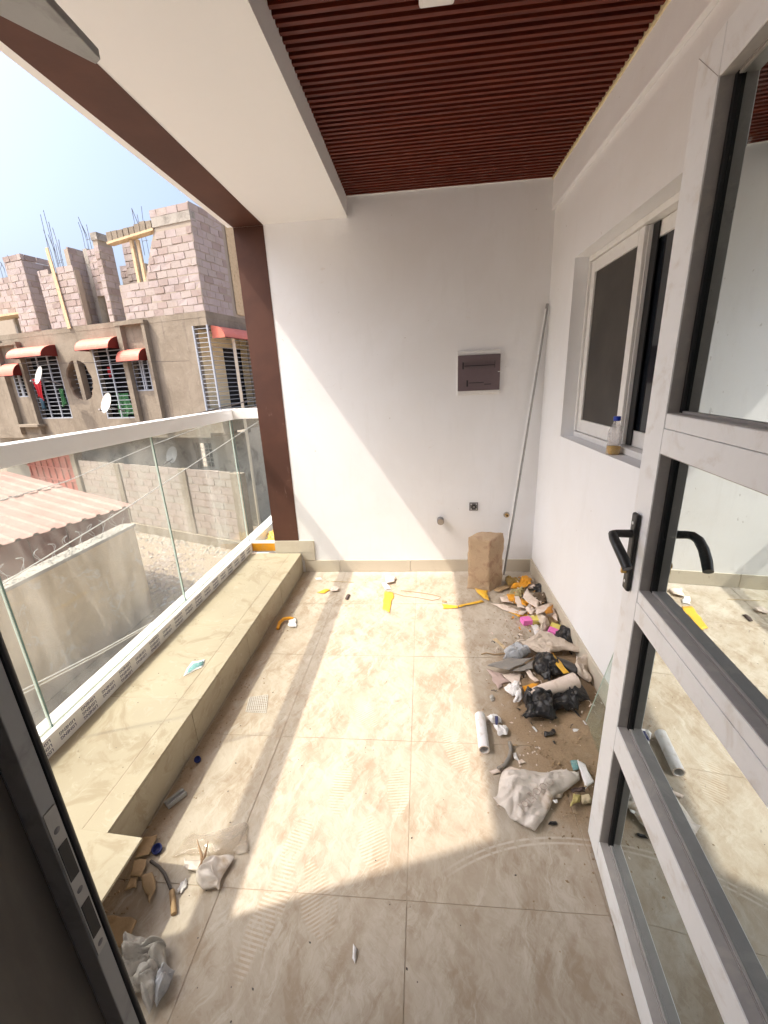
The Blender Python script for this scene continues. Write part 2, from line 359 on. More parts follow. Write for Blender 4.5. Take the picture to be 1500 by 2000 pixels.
def clear_glass(name, tint, dustcol, dust, refl=.07, streak=(1, 1, .35)):
    t = NT(name); p = t.pos()
    tr = t.n('BsdfTransparent'); tr.inputs[0].default_value = (*tint, 1)
    gl = t.n('BsdfGlossy'); gl.inputs[0].default_value = (.95, 1, .98, 1); gl.inputs[1].default_value = .01
    lw = t.n('LayerWeight'); lw.inputs[0].default_value = .5
    s1 = t.n('MixShader'); t.put(s1.inputs[0], t.math('ADD', .02, t.math('MULTIPLY', t.math('POWER', lw.outputs[1], 5.0), .6))); t.t.links.new(tr.outputs[0], s1.inputs[1]); t.t.links.new(gl.outputs[0], s1.inputs[2])
    a, _ = t.noise(t.scale(p, streak), 3.2, 7, .65, .6); b, _ = t.noise(p, 26, 5, .7, .8)
    k = t.math('ADD', t.math('MULTIPLY', t.ss(a, .42, .68), dust), t.math('MULTIPLY', t.ss(b, .58, .72), dust*.5))
    k = t.math('ADD', k, dust*.25)
    df = t.n('BsdfDiffuse'); df.inputs[0].default_value = (*dustcol, 1)
    tl = t.n('BsdfTranslucent'); tl.inputs[0].default_value = (*dustcol, 1)
    dm = t.n('MixShader'); dm.inputs[0].default_value = .5; t.t.links.new(df.outputs[0], dm.inputs[1]); t.t.links.new(tl.outputs[0], dm.inputs[2])
    s2 = t.n('MixShader'); t.put(s2.inputs[0], k); t.t.links.new(s1.outputs[0], s2.inputs[1]); t.t.links.new(dm.outputs[0], s2.inputs[2])
    return t.done(s2.outputs[0])
M['railglass'] = clear_glass('dusty_rail_glass', (.865, .89, .87), (.80, .77, .70), .13)
M['looseglass'] = clear_glass('loose_pane_glass', (.92, .965, .94), (.75, .76, .7), .10)
M['glassedge'] = mat('green_glass_edge', (.07, .13, .11), .2, .2, 20, 0, spec=.6)
M['glasspale'] = mat('pale_glass_edge', (.55, .66, .61), .2, .1, 20, 0, spec=.6)
M['film'] = clear_glass('thin_clear_film', (.94, .92, .89), (.88, .83, .77), .55, streak=(1, 1, 1))
def milky():
    t = NT('milky_plastic'); p = t.pos()
    tr = t.n('BsdfTransparent'); tr.inputs[0].default_value = (.9, .86, .8, 1)
    a, _ = t.noise(p, 9, 6, .65, .5); f, _ = t.noise(p, 60, 4, .6)
    c = t.mix(t.ss(a, .5, .72), (.78, .72, .66, 1), (.52, .39, .27, 1))
    b = t.bsdf(c, .36, 0, t.bump(a, .25, .01), .5)
    s = t.n('MixShader'); t.put(s.inputs[0], t.math('ADD', .72, t.math('MULTIPLY', t.ss(a, .4, .6), .2))); t.t.links.new(tr.outputs[0], s.inputs[1]); t.t.links.new(b, s.inputs[2])
    return t.done(s.outputs[0])
M['bagclear'] = milky()

def mirror_glass():
    t = NT('solar_mirror_glass'); p = t.pos()
    tr = t.n('BsdfTransparent'); tr.inputs[0].default_value = (.20, .235, .225, 1)
    gl = t.n('BsdfGlossy'); gl.inputs[0].default_value = (.71, .775, .785, 1); gl.inputs[1].default_value = .012
    s1 = t.n('MixShader'); s1.inputs[0].default_value = .90; t.t.links.new(tr.outputs[0], s1.inputs[1]); t.t.links.new(gl.outputs[0], s1.inputs[2])
    a, _ = t.noise(t.scale(p, (1, 1, .3)), 16, 6, .7, .5); sp, _ = t.noise(p, 55, 2, .5)
    k = t.math('ADD', t.math('MULTIPLY', t.ss(a, .5, .75), .07), t.math('MULTIPLY', t.ss(sp, .70, .76), .3))
    df = t.n('BsdfDiffuse'); df.inputs[0].default_value = (.5, .5, .46, 1)
    s2 = t.n('MixShader'); t.put(s2.inputs[0], k); t.t.links.new(s1.outputs[0], s2.inputs[1]); t.t.links.new(df.outputs[0], s2.inputs[2])
    return t.done(s2.outputs[0])
M['mirror'] = mirror_glass()
def screen_net():
    t = NT('insect_screen'); p = t.pos()
    a, _ = t.noise(p, 5, 5, .6); f, _ = t.noise(p, 220, 2, .5)
    c = t.mix(t.ss(a, .3, .7), (.040, .034, .029, 1), (.062, .053, .045, 1)); c = t.mix(t.math('MULTIPLY', t.ss(f, .5, .7), .3), c, (.05, .045, .04, 1))
    return t.done(t.bsdf(c, .5, 0, None, .4))
M['net'] = screen_net()
def roof_metal():
    t = NT('faded_red_roof'); p = t.pos(); o = t.obj()
    a, _ = t.noise(p, 1.5, 6, .65, .4); st, _ = t.noise(t.scale(o, (1.2, .15, 1)), 6, 5, .6)
    c = t.mix(t.ss(a, .35, .65), (.40, .25, .205, 1), (.36, .20, .16, 1)); c = t.mix(t.math('MULTIPLY', t.ss(st, .5, .7), .5), c, (.44, .33, .275, 1))
    return t.done(t.bsdf(c, .55, 0, None, .4))
M['roof'] = roof_metal()
def ground_mat():
    t = NT('dirt_ground'); p = t.pos()
    a, _ = t.noise(p, .7, 7, .65, .4); b, _ = t.noise(p, 6, 7, .7, .6); f, _ = t.noise(p, 45, 4, .65)
    c = t.mix(t.ss(a, .35, .65), (.35, .285, .22, 1), (.30, .245, .19, 1)); c = t.mix(t.math('MULTIPLY', t.ss(b, .5, .68), .6), c, (.30, .25, .2, 1))
    c = t.mix(t.math('MULTIPLY', t.ss(f, .55, .7), .4), c, (.43, .385, .33, 1))
    return t.done(t.bsdf(c, .95, 0, t.bump(b, .6, .06), .2))
M['ground'] = ground_mat()
def old_render():
    t = NT('patched_boundary_render'); p = t.pos()
    a, _ = t.noise(p, .9, 7, .65, .8); b, _ = t.noise(p, 3.4, 7, .7, .8); f, _ = t.noise(p, 40, 4, .6)
    sep = t.n('SeparateXYZ'); t.put(sep.inputs[0], p)
    c = t.mix(t.ss(a, .38, .62), (.64, .51, .345, 1), (.55, .44, .30, 1))
    c = t.mix(t.math('MULTIPLY', t.ss(b, .55, .62), .7), c, (.64, .585, .49, 1))
    c = t.mix(t.math('MULTIPLY', t.ss(t.math('ADD', sep.outputs[2], t.math('MULTIPLY', a, .9)), -1.75, -2.4), .7), c, (.45, .36, .30, 1))
    return t.done(t.bsdf(c, .95, 0, t.bump(t.math('ADD', b, t.math('MULTIPLY', f, .4)), .5, .03), .2))
M['oldrender'] = old_render()

# ------------------------------------------------------------------ balcony shell (setting)
FX, WX, WY, GZ = -1.05, .87, 3.21, -2.9          # plinth face, right wall, far wall, street level
def S(o): return tag(o, kind='structure')
ground = S(MB().add([(-400,-400,GZ),(400,-400,GZ),(400,400,GZ),(-400,400,GZ)], [(0,1,2,3)]).build('ground', M['ground']))
S(MB().box(-1.66, 1.4, .05, 3.21, -.30, -.016).box(-1.66, -1.2774, 3.21, 4.6, -.30, -.016).build('balcony_slab', M['slab']))
floor = S(MB().box(FX-.02, WX+.0, .05, WY, -.0155, -.0022).build('floor', M['grout']))
xs = [-1.045, -.677, -.072, .533, WX]; ys = [.05, .26, .865, 1.467, 2.07, 2.673, WY]
for i in range(4):
    for j in range(6):
        g = .0013
        dz = random.uniform(-.0006, .0006)
        MB().box(xs[i]+g, xs[i+1]-g, ys[j]+g, ys[j+1]-g, -.0020, dz).build('tile', M['tile'], floor, .0012)
# skirting tiles
def wall(name, mb, m=None): return S(mb.build(name, m or M['plaster']))
far = wall('wall', MB().box(-1.277, 1.15, WY, WY+.24, -3.0, 3.6))
for a, b in [(-1.03, -.727), (-.724, -.123), (-.120, .481), (.484, .868)]:
    MB().box(a, b, WY-.010, WY-.0005, .001, .108).build('tile', M['skirt'], far, .0015)
MB().box(-1.277, -.934, WY-.012, WY-.0005, .181, .290).build('tile', M['skirt'], far, .0015)
MB().box(-1.046, -.936, WY-.0115, WY-.0005, .110, .1795).build('tile', M['skirt'], far, .0015)
band = MB().box(-1.277, -1.064, WY-.003, WY-.0004, .2905, 2.6015).build('painted_band', M['brown'], far)
# right wall with the window opening: y 1.48..2.74, z 1.17..2.165
WINY0, WINY1, WINZ0, WINZ1 = 1.46, 2.740, 1.168, 2.165
right = wall('wall', MB().box(WX, 1.10, .30, WINY0, -.3, 3.2).box(WX, 1.10, WINY1, WY-.0005, -.3, 3.2).box(WX, 1.10, WINY0, WINY1, -.3, WINZ0).box(WX, 1.10, WINY0, WINY1, WINZ1, 3.2))
MB().box(WX-.024, WX-.0005, .301, WY-.001, 2.548, 2.735).build('ceiling_beam', M['plaster'], right, .004)
for a, b in [(.31, .90), (.903, 1.503), (1.506, 2.106), (2.109, 2.709), (2.712, 3.198)]:
    MB().box(WX-.012, WX-.0005, a, b, .001, .118).build('tile', M['skirt'], right, .002)
# wall with the doorway the camera stands in, and the pillar at the near end of the opening
doorwall = wall('wall', MB().box(-1.277, -.41, .12, .30, -.3, 3.2).box(.505, 1.10, .12, .30, -.3, 3.2).box(-.41, .505, .12, .30, 2.17, 3.2))
near = wall('wall', MB().box(-1.66, -1.277, -.2, .44, -3.0, 3.2))
# indoor room behind the camera
room = S(MB().box(-2.2, 2.2, -4.0, .1195, -.3, -.012).box(-2.2, 2.2, -4, .1195, 2.75, 3.0).box(-2.3, -2.2, -4, .1195, -.3, 3).box(2.2, 2.3, -4, .1195, -.3, 3).box(-2.3, 2.3, -4.1, -4, -.3, 3).build('indoor_room', mat('room_paint', (.62, .60, .57), .8, .05, 2, .05)))
# ceiling
ceil_ = S(MB().box(-.48, WX, .30, WY, 2.752, 2.80).build('ceiling', M['slatback']))
y = 3.196; k = 0
sme = MB().box(-.677, .677, -.0085, .0085, -.013, .013).mesh('slat'); sme.materials.append(M['slat'])
while y > .33:
    o = inst('slat', sme, ceil_, (.179, y, 2.7385+random.uniform(-.0006, .0006)), (0, 0, random.uniform(-.0006, .0006)), (.970, 1, 1))
    y -= .0372; k += 1
MB().box(.8375, .8458, .301, WY-.002, 2.716, 2.748).build('ceiling_trim', mat('cream_trim', (.78, .68, .42), .5, .04, 6, .02), ceil_)
MB().box(-.474, .835, WY-.010, WY-.001, 2.724, 2.74).build('ceiling_trim', M['soffit'], ceil_)
# edge beam with flush soffit, brown band and the upper storey's overhanging slab
beam = S(MB().box(-1.318, -.478, .30, WY-.0005, 2.605, 2.9).build('soffit_beam', M['soffit']))
MB().box(-1.277, -1.064, .301, WY-.004, 2.602, 2.6046).build('painted_band', M['brown'], beam)
S(MB().box(-1.617, 1.10, -.2, 4.4, 2.901, 3.06).box(-1.617, -1.50, -.2, 4.4, 3.061, 3.5).build('roof_slab', M['plaster']))

# ------------------------------------------------------------------ plinth (tiled upstand under the railing)
plinth = S(MB().box(-1.66, -1.062, .30, WY-.014, -.30, .168).build('plinth', M['slab']))
py = [.31, .885, 1.487, 2.09, 2.692, WY-.014]; px_ = [(-1.50, -1.144), (-1.141, -1.05)]
MB().box(-1.4995, -1.0620, .31, WY-.0145, .1681, .1788).build('grout_bed', M['grout'], plinth)
for j in range(5):
    for a, b in px_:
        MB().box(a, b, py[j]+.0015, py[j+1]-.0015, .1682, .180+random.uniform(-.0004, .0004)).build('tile', M['ptile'], plinth, .0012)
for a, b in [(.31, .86), (.863, 1.41), (1.413, 2.02), (2.023, 2.63), (2.633, WY-.016)]:
    MB().box(-1.0615, -1.0495, a, b, .0008, .1676).build('tile', M['ptile'], plinth, .0012)
loose = MB().hull8([Vector((-1.50, .915, .1806)), Vector((-.916, .876, .1806)), Vector((-.935, .31, .1806)), Vector((-1.50, .34, .1806))],
                   [Vector((-1.50, .915, .190)), Vector((-.916, .876, .190)), Vector((-.935, .31, .190)), Vector((-1.50, .34, .190))]).build('loose_tile', M['ptile'], None, .0012)
tag(loose, 'loose beige floor tile lying on the plinth and overhanging its edge by the doorway', 'tile')

# ------------------------------------------------------------------ glass railing
rail = empty('glass_railing', (-1.535, .45, .18), 0, 'frameless glass balcony railing with pale metal handrail and white base channel', 'railing')
def rel(o, root): o.parent = root; o.matrix_parent_inverse = Matrix.Translation(root.location).inverted() @ Matrix.Identity(4); return o
MB().box(-1.60, -1.541, .44, 4.5, .17, .262).box(-1.527, -1.50, .44, 4.5, .17, .262).box(-1.541, -1.527, .44, 4.5, .17, .250).build('base_channel', M['pvcwhite'], None, .002)
bc = bpy.data.objects['base_channel']; rel(bc, rail)
for a, b in [(.44, 1.222), (1.228, 2.236), (2.242, 3.250)]:
    g = MB().box(-1.538, -1.530, a, b, .2505, 1.312).build('glass_pane', M['railglass'])
    rel(g, rail)
    for yy, em in ((a+.0008, 'glassedge'), (b-.0008, 'glasspale')):
        e = MB().box(-1.5384, -1.5296, yy-.0010, yy+.0010, .2505, 1.312).build('pane_edge', M[em], None); e.parent = g
g = MB().box(-1.529, -1.278, 3.268, 3.276, .2505, 1.312).build('glass_pane', M['railglass']); rel(g, rail)
e = MB().box(-1.5286, -1.5256, 3.2674, 3.2766, .2505, 1.312).build('pane_edge', M['glassedge']); e.parent = g
rel(MB().box(-1.575, -1.498, .44, 3.325, 1.312, 1.392).build('handrail', M['railgrey'], None, .004), rail)
rel(MB().box(-1.4975, -1.2775, 3.245, 3.325, 1.314, 1.391).build('return_handrail', M['pvcwhite'], None, .004), rail)
rel(MB().box(-1.4995, -1.2775, 3.245, 3.267, .17, .262).box(-1.4995, -1.2775, 3.277, 3.30, .17, .262).build('return_channel', M['pvcwhite'], None, .002), rail)
rel(MB().box(-1.4985, -1.279, 3.2422, 3.2446, .183, .252).build('orange_film', M['orange']), rail)
# words printed upside down on the channel's protective film
def film_text(body, y, size):
    t = text('printed_lettering', body, size, M['ink'], None, None, .0002, 'CENTER', 1.0, .0002, 1.12)
    # local x (reading) -> -Y, local y (up) -> -Z, normal -> +X
    mw = Matrix(((0, 0, 1, -1.4994), (-1, 0, 0, y), (0, -1, 0, .221), (0, 0, 0, 1)))
    t.parent = rail; t.matrix_parent_inverse = Matrix.Translation(rail.location).inverted(); t.matrix_basis = mw
    t.scale = t.scale
    return t
yy = 1.018; i = 1
first = None
while yy < 3.2:
    three = i % 2 == 0
    body = 'LISHENG\nLISHENG\nLISHENG' if three else 'LISHENG\nLISHENG'
    film_text(body, yy, .0205); yy += .119; i += 1

# ------------------------------------------------------------------ door leaf (opened outwards to the right)
DP = Vector((.555, 1.103, 0)); DD = Vector((-.0935, -.9956, 0)).normalized()
door = empty('glass_door', DP, math.atan2(DD.y, DD.x), 'open aluminium door leaf with four mirror glass panes and black lever handle', 'door')
DW = .835; T = .052
def dpart(name, m, x0, x1, z0, z1, y0=0.0, y1=T, bev=.0015, parent=None):
    return MB().box(x0, x1, y0, y1, z0, z1).build(name, m, parent or door, bev)
dpart('stile', M['alu'], 0, .094, .012, 2.130); dpart('stile', M['alu'], DW-.094, DW, .012, 2.130)
dpart('top_rail', M['alu'], .0945, DW-.0945, 2.052, 2.130, .0005, T)
dpart('bottom_rail', M['alu'], .0945, DW-.0945, .012, .098, .0005, T)
for z0, z1, z2 in [(1.362, 1.420, 1.452), (.922, .975, 1.006), (.482, None, .566)]:
    if z1: dpart('cross_rail', M['alu'], .0945, DW-.0945, z0, z1-.001, .0005, T); dpart('cross_rail', M['alu'], .0945, DW-.0945, z1, z2, .0015, T)
    else: dpart('cross_rail', M['alu'], .0945, DW-.0945, z0, z2, .0005, T)
for z0, z1 in [(.098, .482), (.566, .922), (1.006, 1.362), (1.452, 2.052)]:
    p = MB().box(.0955, DW-.0955, .0335, .0385, z0+.001, z1-.001).build('glass_pane', M['mirror'], door)
    m = MB(); x0, x1, q = .0942, DW-.0942, .011
    m.box(x0, x0+q, .0265, .0332, z0+.0005, z1-.0005).box(x1-q, x1, .0265, .0332, z0+.0005, z1-.0005)
    g = m.build('gasket', M['gasket'], p)
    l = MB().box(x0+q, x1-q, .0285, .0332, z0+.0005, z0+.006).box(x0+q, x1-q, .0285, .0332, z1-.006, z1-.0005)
    l.box(x0+.0001, x0+.0016, .003, .0264, z0+.0006, z1-.0006).box(x1-.0016, x1-.0001, .003, .0264, z0+.0006, z1-.0006)  # thin grey-brown strips lining the inner sides, darker than the frame
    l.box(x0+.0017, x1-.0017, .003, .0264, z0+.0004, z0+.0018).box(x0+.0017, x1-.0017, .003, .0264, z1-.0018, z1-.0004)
    l.build('bead_and_lining', M['greybrown'], p)
MB().add([(.0005, -.0003, 2.1290), (.0017, -.0003, 2.1298), (.0945, -.0003, 2.0528), (.0935, -.0003, 2.0518)], [(0,1,2,3)]).build('mitre_seam', M['greybrown'], door)
hd = MB().box(.022, .056, -.013, -.0005, .980, 1.198).build('handle_plate', M['black'], door, .006)
MB().tube([(.039, -.010, 1.142), (.039, -.050, 1.142), (.045, -.060, 1.142), (.066, -.064, 1.139), (.098, -.062, 1.126), (.128, -.057, 1.108), (.148, -.053, 1.091)], [.011, .010, .011, .0115, .012, .0125, .0115], 10).build('lever', M['black'], hd)
lc = MB().tube([(.039, -.026, 1.055), (.039, -.012, 1.055)], .0085, 14).box(.0345, .0435, -.026, -.012, 1.030, 1.052).build('lock_cylinder', M['brass'], hd, .0015)
for zz in (1.006, 1.172):
    MB().lathe([(0, .001), (.004, .001), (.0045, 0)], 10).build('screw', M['pvcwhite'], hd)
    o = bpy.context.scene.objects[-1] if False else None
for o in [c for c in hd.children if c.name.startswith('screw')]:
    o.rotation_euler = (R_(90), 0, 0)
scr = [c for c in hd.children if c.name.startswith('screw')]
scr[0].location = (.039, -.0135, 1.006); scr[1].location = (.039, -.0135, 1.172)

# ------------------------------------------------------------------ door frame with the strike plate at the left edge of the photograph
jamb = empty('door_frame', (-.385, .27, 0), 0, 'dark door frame post with pale slotted strike plate close by the camera', 'door frame')
def jp(name, m, x0, x1, y0, y1, z0, z1, parent=None, bev=0.0):
    o = MB().box(x0+.385, x1+.385, y0-.27, y1-.27, z0, z1).build(name, m, parent or jamb, bev); return o
jp('post', M['alu_dull'], -.409, -.385, .2695, .2865, -.01, 2.16, None, .001)
jp('rubber_seal', M['gasket'], -.407, -.3835, .287, .2945, -.01, 2.15, None, .003)
jp('inner_facing', M['jamb'], -.95, -.4095, .2705, .2845, -.01, 2.45)
jp('reveal_shade', M['jamb'], -.4098, -.4086, .1185, .2692, -.01, 2.165)  # added sheet that paints indoor shade over the plaster reveal
jp('wall_shade', M['jamb'], -1.6, -.4100, .1160, .1192, -.01, 2.6)  # added sheet that paints indoor shade over the room side of the wall
st = jp('strike_plate', M['dish'], -.3848, -.3835, .2705, .2845, .930, 1.150, None, .0006)
for z0, z1 in [(.958, 1.012), (1.052, 1.103)]:
    jp('slot', M['gasket'], -.3836, -.3828, .272, .283, z0, z1, st)
for zc in (.942, 1.032, 1.122):
    o = MB().lathe([(.0001, .0006), (.0025, .0006), (.0038, 0)], 12).build('screw_hole', M['nutgrey'], st); o.rotation_euler = (0, R_(90), 0); o.location = (.0016, .0075, zc)
jp('threshold', M['alu_dull'], -.3848, .47, .255, .30, -.010, .012)
jp('post', M['alu_dull'], .478, .502, .25, .297, -.01, 2.16)

# tapered grey metal bracket overhead, at the top left corner
bt = Vector((-.64, 1.01, 2.18))
br = empty('metal_bracket', (-.64, .31, 2.18), 0, 'grey tapered metal bracket jutting out overhead in the top left corner', 'bracket')
MB().prism([(0, .70), (.018, .69), (.055, -.008), (-.41, -.008)], 'z', .0, .018).build('plate', M['alu_dull'], br, .002)
MB().prism([(.012, .52), (.026, .515), (.07, -.008), (.04, -.008)], 'z', .028, .05).build('cover_strip', M['wood'], br, .002)
MB().prism([(.008, .50), (.020, .50), (.05, -.008), (.035, -.008)], 'z', .0185, .0275).build('rubber_seal', M['gasket'], br)

# ------------------------------------------------------------------ sliding window in the right wall
win = empty('sliding_window', (.95, 2.10, WINZ0), 0, 'white framed sliding window with insect screen and dark glass in right wall', 'window')
def wp(name, m, x0, x1, y0, y1, z0, z1, parent=None, bev=0.0):
    return MB().box(x0-.95, x1-.95, y0-2.10, y1-2.10, z0-WINZ0, z1-WINZ0).build(name, m, parent or win, bev)
WA, WB = WINY0+.002, WINY1-.002
fr = MB()
for (y0, y1, z0, z1) in [(WA, WB, 1.170, 1.200), (WA, WB, 2.135, 2.163), (WA, WA+.022, 1.2005, 2.1345), (WB-.022, WB, 1.2005, 2.1345)]:
    fr.box(-.005, .08, y0-2.10, y1-2.10, z0-WINZ0, z1-WINZ0)
fr.build('outer_frame', M['pvcwhite'], win, .002)
def sash(x, y0, y1, name, glass):
    z0, z1, w = 1.203, 2.132, .052
    s = MB()
    for (a, b, c, d) in [(y0, y0+w, z0, z1), (y1-w, y1, z0, z1), (y0+w, y1-w, z0, z0+.072), (y0+w, y1-w, z1-.060, z1)]:
        s.box(x-.95, x+.026-.95, a-2.10, b-2.10, c-WINZ0, d-WINZ0)
    so_ = s.build(name, M['pvcwhite'], win, .002)
    wp('pane', glass, x+.010, x+.015, y0+w-.002, y1-w+.002, z0+.070, z1-.058, so_)
    return so_
s1 = sash(.956, 2.135, WB-.024, 'screen_sash', M['net'])
s2 = sash(.992, WA+.024, 2.185, 'glass_sash', M['winglass'])
wp('edge_seal', M['gasket'], .984, .9905, 2.075, 2.128, 1.205, 2.13)
wp('edge_strip', M['pvcwhite'], .968, .9835, 2.122, 2.127, 1.205, 2.13)
wp('orange_label', M['orange'], .9895, .9912, 1.62, 1.78, 2.085, 2.131, s2)
MB().box(1.05, 1.06, WINY0, WINY1, 1.17, 2.16).build('dark_room_lining', M['dark'], right)

# bottle on the sill
bo = empty('plastic_bottle', onx(1197, 886, .905), 0, 'small clear plastic bottle with blue cap and yellow liquid on window sill', 'bottle'); bo.location.z = WINZ0+.0005
MB().lathe([(.0, .0005), (.028, 0), (.031, .006), (.031, .045), (.027, .055), (.031, .075), (.031, .105), (.026, .124), (.0135, .146), (.0125, .160)], 20).build('bottle_body', clear_glass('bottle_plastic', (.93, .92, .92), (.9, .88, .88), .5), bo)
MB().lathe([(.0, .002), (.0275, .002), (.0298, .007), (.0298, .040), (.0, .0402)], 20).build('liquid', mat('yellow_liquid', (.55, .32, .03), .15, .1, 10, 0), bo)
MB().lathe([(.0152, .158), (.0158, .176), (.014, .178), (.0, .178)], 18).build('cap', mat('bright_blue_cap', (.012, .045, .42), .35, .1, 20, .02), bo)

# ------------------------------------------------------------------ far wall fittings
pb = empty('breaker_panel', (.408, WY, 1.578), 0, 'white framed electrical distribution panel with smoked purple cover on the far wall', 'electrical panel')
MB().box(-.155, .155, -.018, -.0005, -.152, .152).build('frame', M['pvcwhite'], pb, .004)
cov = MB().box(-.1495, .1485, -.030, -.0185, -.122, .122).build('cover', M['panel'], pb, .003)
MB().box(-.115, .115, -.0302, -.029, .03, .085).build('window_recess', mat('panel_window', (.12, .09, .095), .3, .1, 10, 0), cov)
MB().box(-.115, .115, -.0302, -.029, -.09, -.035).build('window_recess', mat('panel_window_b', (.12, .09, .095), .3, .1, 10, 0), cov)
for (a, b, c, d) in [(-.118, -.108, .028, .075), (-.104, .108, .047, .052), (.108, .111, .03, .078), (-.088, -.076, -.092, -.048), (-.072, .035, -.070, -.065), (.038, .088, -.083, -.078)]:
    MB().box(a, b, -.0316, -.0303, c, d).build('slot', M['paneldark'], cov)
MB().box(-.12, .14, -.0306, -.030, -.004, .004).build('rib', M['panel'], cov, .001)
MB().lathe([(.016, 0), (.016, .004), (0, .004)], 14).build('thumb_notch', M['pvcwhite'], cov)
cov.children[-1].rotation_euler = (R_(90), 0, 0); 
for c in cov.children:
    if c.name.startswith('thumb'): c.location = (.148, -.029, .0)
sk = empty('socket_box', (.394, WY, .568), 0, 'small square grey socket box with open black core low on far wall', 'socket')
MB().box(-.034, .034, -.008, -.0005, -.034, .034).build('box', M['nutgrey'], sk, .002)
cr = MB().tube([(0, -.0085, 0), (0, -.02, 0)], .021, 6, True, False).build('core', M['black'], sk)
MB().tube([(0, -.0205, 0), (0, -.024, 0)], .010, 10).build('knob', M['nutgrey'], cr)
for a in (45, 135, 225, 315): MB().tube([(.029*math.cos(R_(a)), -.0082, .029*math.sin(R_(a))), (.029*math.cos(R_(a)), -.011, .029*math.sin(R_(a)))], .004, 8).build('screw', M['pvcwhite'], sk)
dp_ = empty('drain_pipe', (.131, WY, .459), 0, 'grey capped pipe stub sticking out of far wall beside the socket', 'pipe')
MB().tube([(0, -.0005, 0), (0, -.055, 0)], .027, 20).build('stub', M['nutgrey'], dp_); MB().tube([(0, -.0555, 0), (0, -.060, 0)], .024, 20).build('cap', mat('beige_cap', (.42, .36, .29), .6), dp_)
vv = empty('water_valve', (.653, WY, .495), 0, 'small brass water outlet on far wall beside the leaning pole', 'valve')
MB().tube([(0, -.0005, 0), (0, -.006, 0)], .024, 16).build('flange', M['dish'], vv); MB().tube([(0, -.0065, 0), (0, -.03, 0)], .013, 12).build('fitting', M['brass'], vv); MB().tube([(0, -.0302, 0), (0, -.0306, 0)], .008, 10).build('bore', M['gasket'], vv)

lt = empty('ceiling_light', (.066, 1.70, 2.7255), 0, 'white square ceiling light fixed on the red slats', 'light')
MB().box(-.057, .057, -.085, .085, -.030, -.0005).build('housing', M['pvcwhite'], lt, .008)
MB().box(-.045, .045, -.073, .073, -.0325, -.0305).build('diffuser', mat('diffuser', (.85, .83, .80), .4, .02, 6, 0), lt, .001)

# stone block and pole in the corner
st_ = MB()
A, B, Cc = fl(914, 1147), fl(955, 1156), fl(984, 1140); B = Vector((.478, 2.850, 0)); A = Vector((.322, 2.915, 0)); Cc = Vector((.595, 2.975, 0)); Dd = A+(Cc-B)
bm = bmesh.new(); N = 12
base = [A, B, Cc, Dd]; hs = [.422, .415, .432, .420]
for i in range(4):
    a, b = base[i], base[(i+1) % 4]
    for u in range(N):
        for v in range(18): pass
verts = {}
def sv(u, v, w):
    p = (A.lerp(B, u)).lerp(Dd.lerp(Cc, u), v); h = (hs[0]*(1-u)+hs[1]*u)*(1-v)+(hs[3]*(1-u)+hs[2]*u)*v
    q = Vector((p.x, p.y, h*w))
    c = Vector((.459, 2.945, .21)); n = noise.noise_vector(q*9+Vector((3, 1, 7)))*.010+noise.noise_vector(q*24)*.005
    e = sum(1 for s in (u, v) if s < .04 or s > .96)+(1 if w > .97 else 0)
    if e >= 2: q = q.lerp(Vector((c.x, c.y, q.z)), .022); q.z -= .006*(w > .97)
    q += n; q.z = max(q.z, .0005) if w > 0 else .0005
    return q
NX, NZ = 10, 22
def face_grid(f, nu, nv):
    g = [[bm.verts.new(f(i/nu, j/nv)) for j in range(nv+1)] for i in range(nu+1)]
    for i in range(nu):
        for j in range(nv): bm.faces.new((g[i][j], g[i+1][j], g[i+1][j+1], g[i][j+1])).smooth = True
face_grid(lambda a, b: sv(a, 0, b), NX, NZ); face_grid(lambda a, b: sv(1, a, b), NX, NZ); face_grid(lambda a, b: sv(1-a, 1, b), NX, NZ)
face_grid(lambda a, b: sv(0, 1-a, b), NX, NZ); face_grid(lambda a, b: sv(a, b, 1), NX, NX)
bmesh.ops.remove_doubles(bm, verts=bm.verts, dist=.0008); bmesh.ops.recalc_face_normals(bm, faces=bm.faces)
me = bpy.data.meshes.new('stone_block'); bm.to_mesh(me); bm.free(); me.materials.append(M['stone'])
o = bpy.data.objects.new('stone_block', me); COL.objects.link(o); tag(o, 'rough brown stone block standing upright by the far wall', 'stone')
pole = MB().tube([(.640, 3.135, .003), (.853, 3.178, 2.0)], .011, 4, True, False).build('metal_pole', M['alu_dull']); tag(pole, 'thin square metal pole leaning in the far corner behind the stone block', 'pole')
b0 = Vector((.640, 3.135, .003)); b1 = Vector((.853, 3.178, 2.0))
MB().tube([b0+Vector((-.016, -.008, 0)), b1+Vector((-.010, -.004, -.03))], .0055, 4, True, False).build('edge_flange', M['alu'], pole)

# loose glass sheet leaning on the right wall behind the door
g0 = fl(1143, 1412, .004)
gs = MB(); g0 = Vector((.70, g0.y, .004)) if False else Vector((g0.x, g0.y, .004))
gtop = Vector((WX-.003, g0.y+.02, .60)); dirv = Vector((-.02, -.62, 0))
nn = (gtop-g0).cross(dirv).normalized()*.0025
gl_ = MB().hull8([g0-nn, g0+dirv-nn, gtop+dirv-nn, gtop-nn], [g0+nn, g0+dirv+nn, gtop+dirv+nn, gtop+nn]).build('glass_sheet', M['looseglass'])
tag(gl_, 'loose clear glass sheet leaning against the right wall behind the door', 'glass sheet')
for a, b in [(g0, gtop), (g0, g0+dirv), (gtop, gtop+dirv)]:
    MB().tube([a, b], .0026, 4, True, False).build('edge', mat('pale_edge', (.5, .56, .5), .25, .1, 9, 0), gl_)

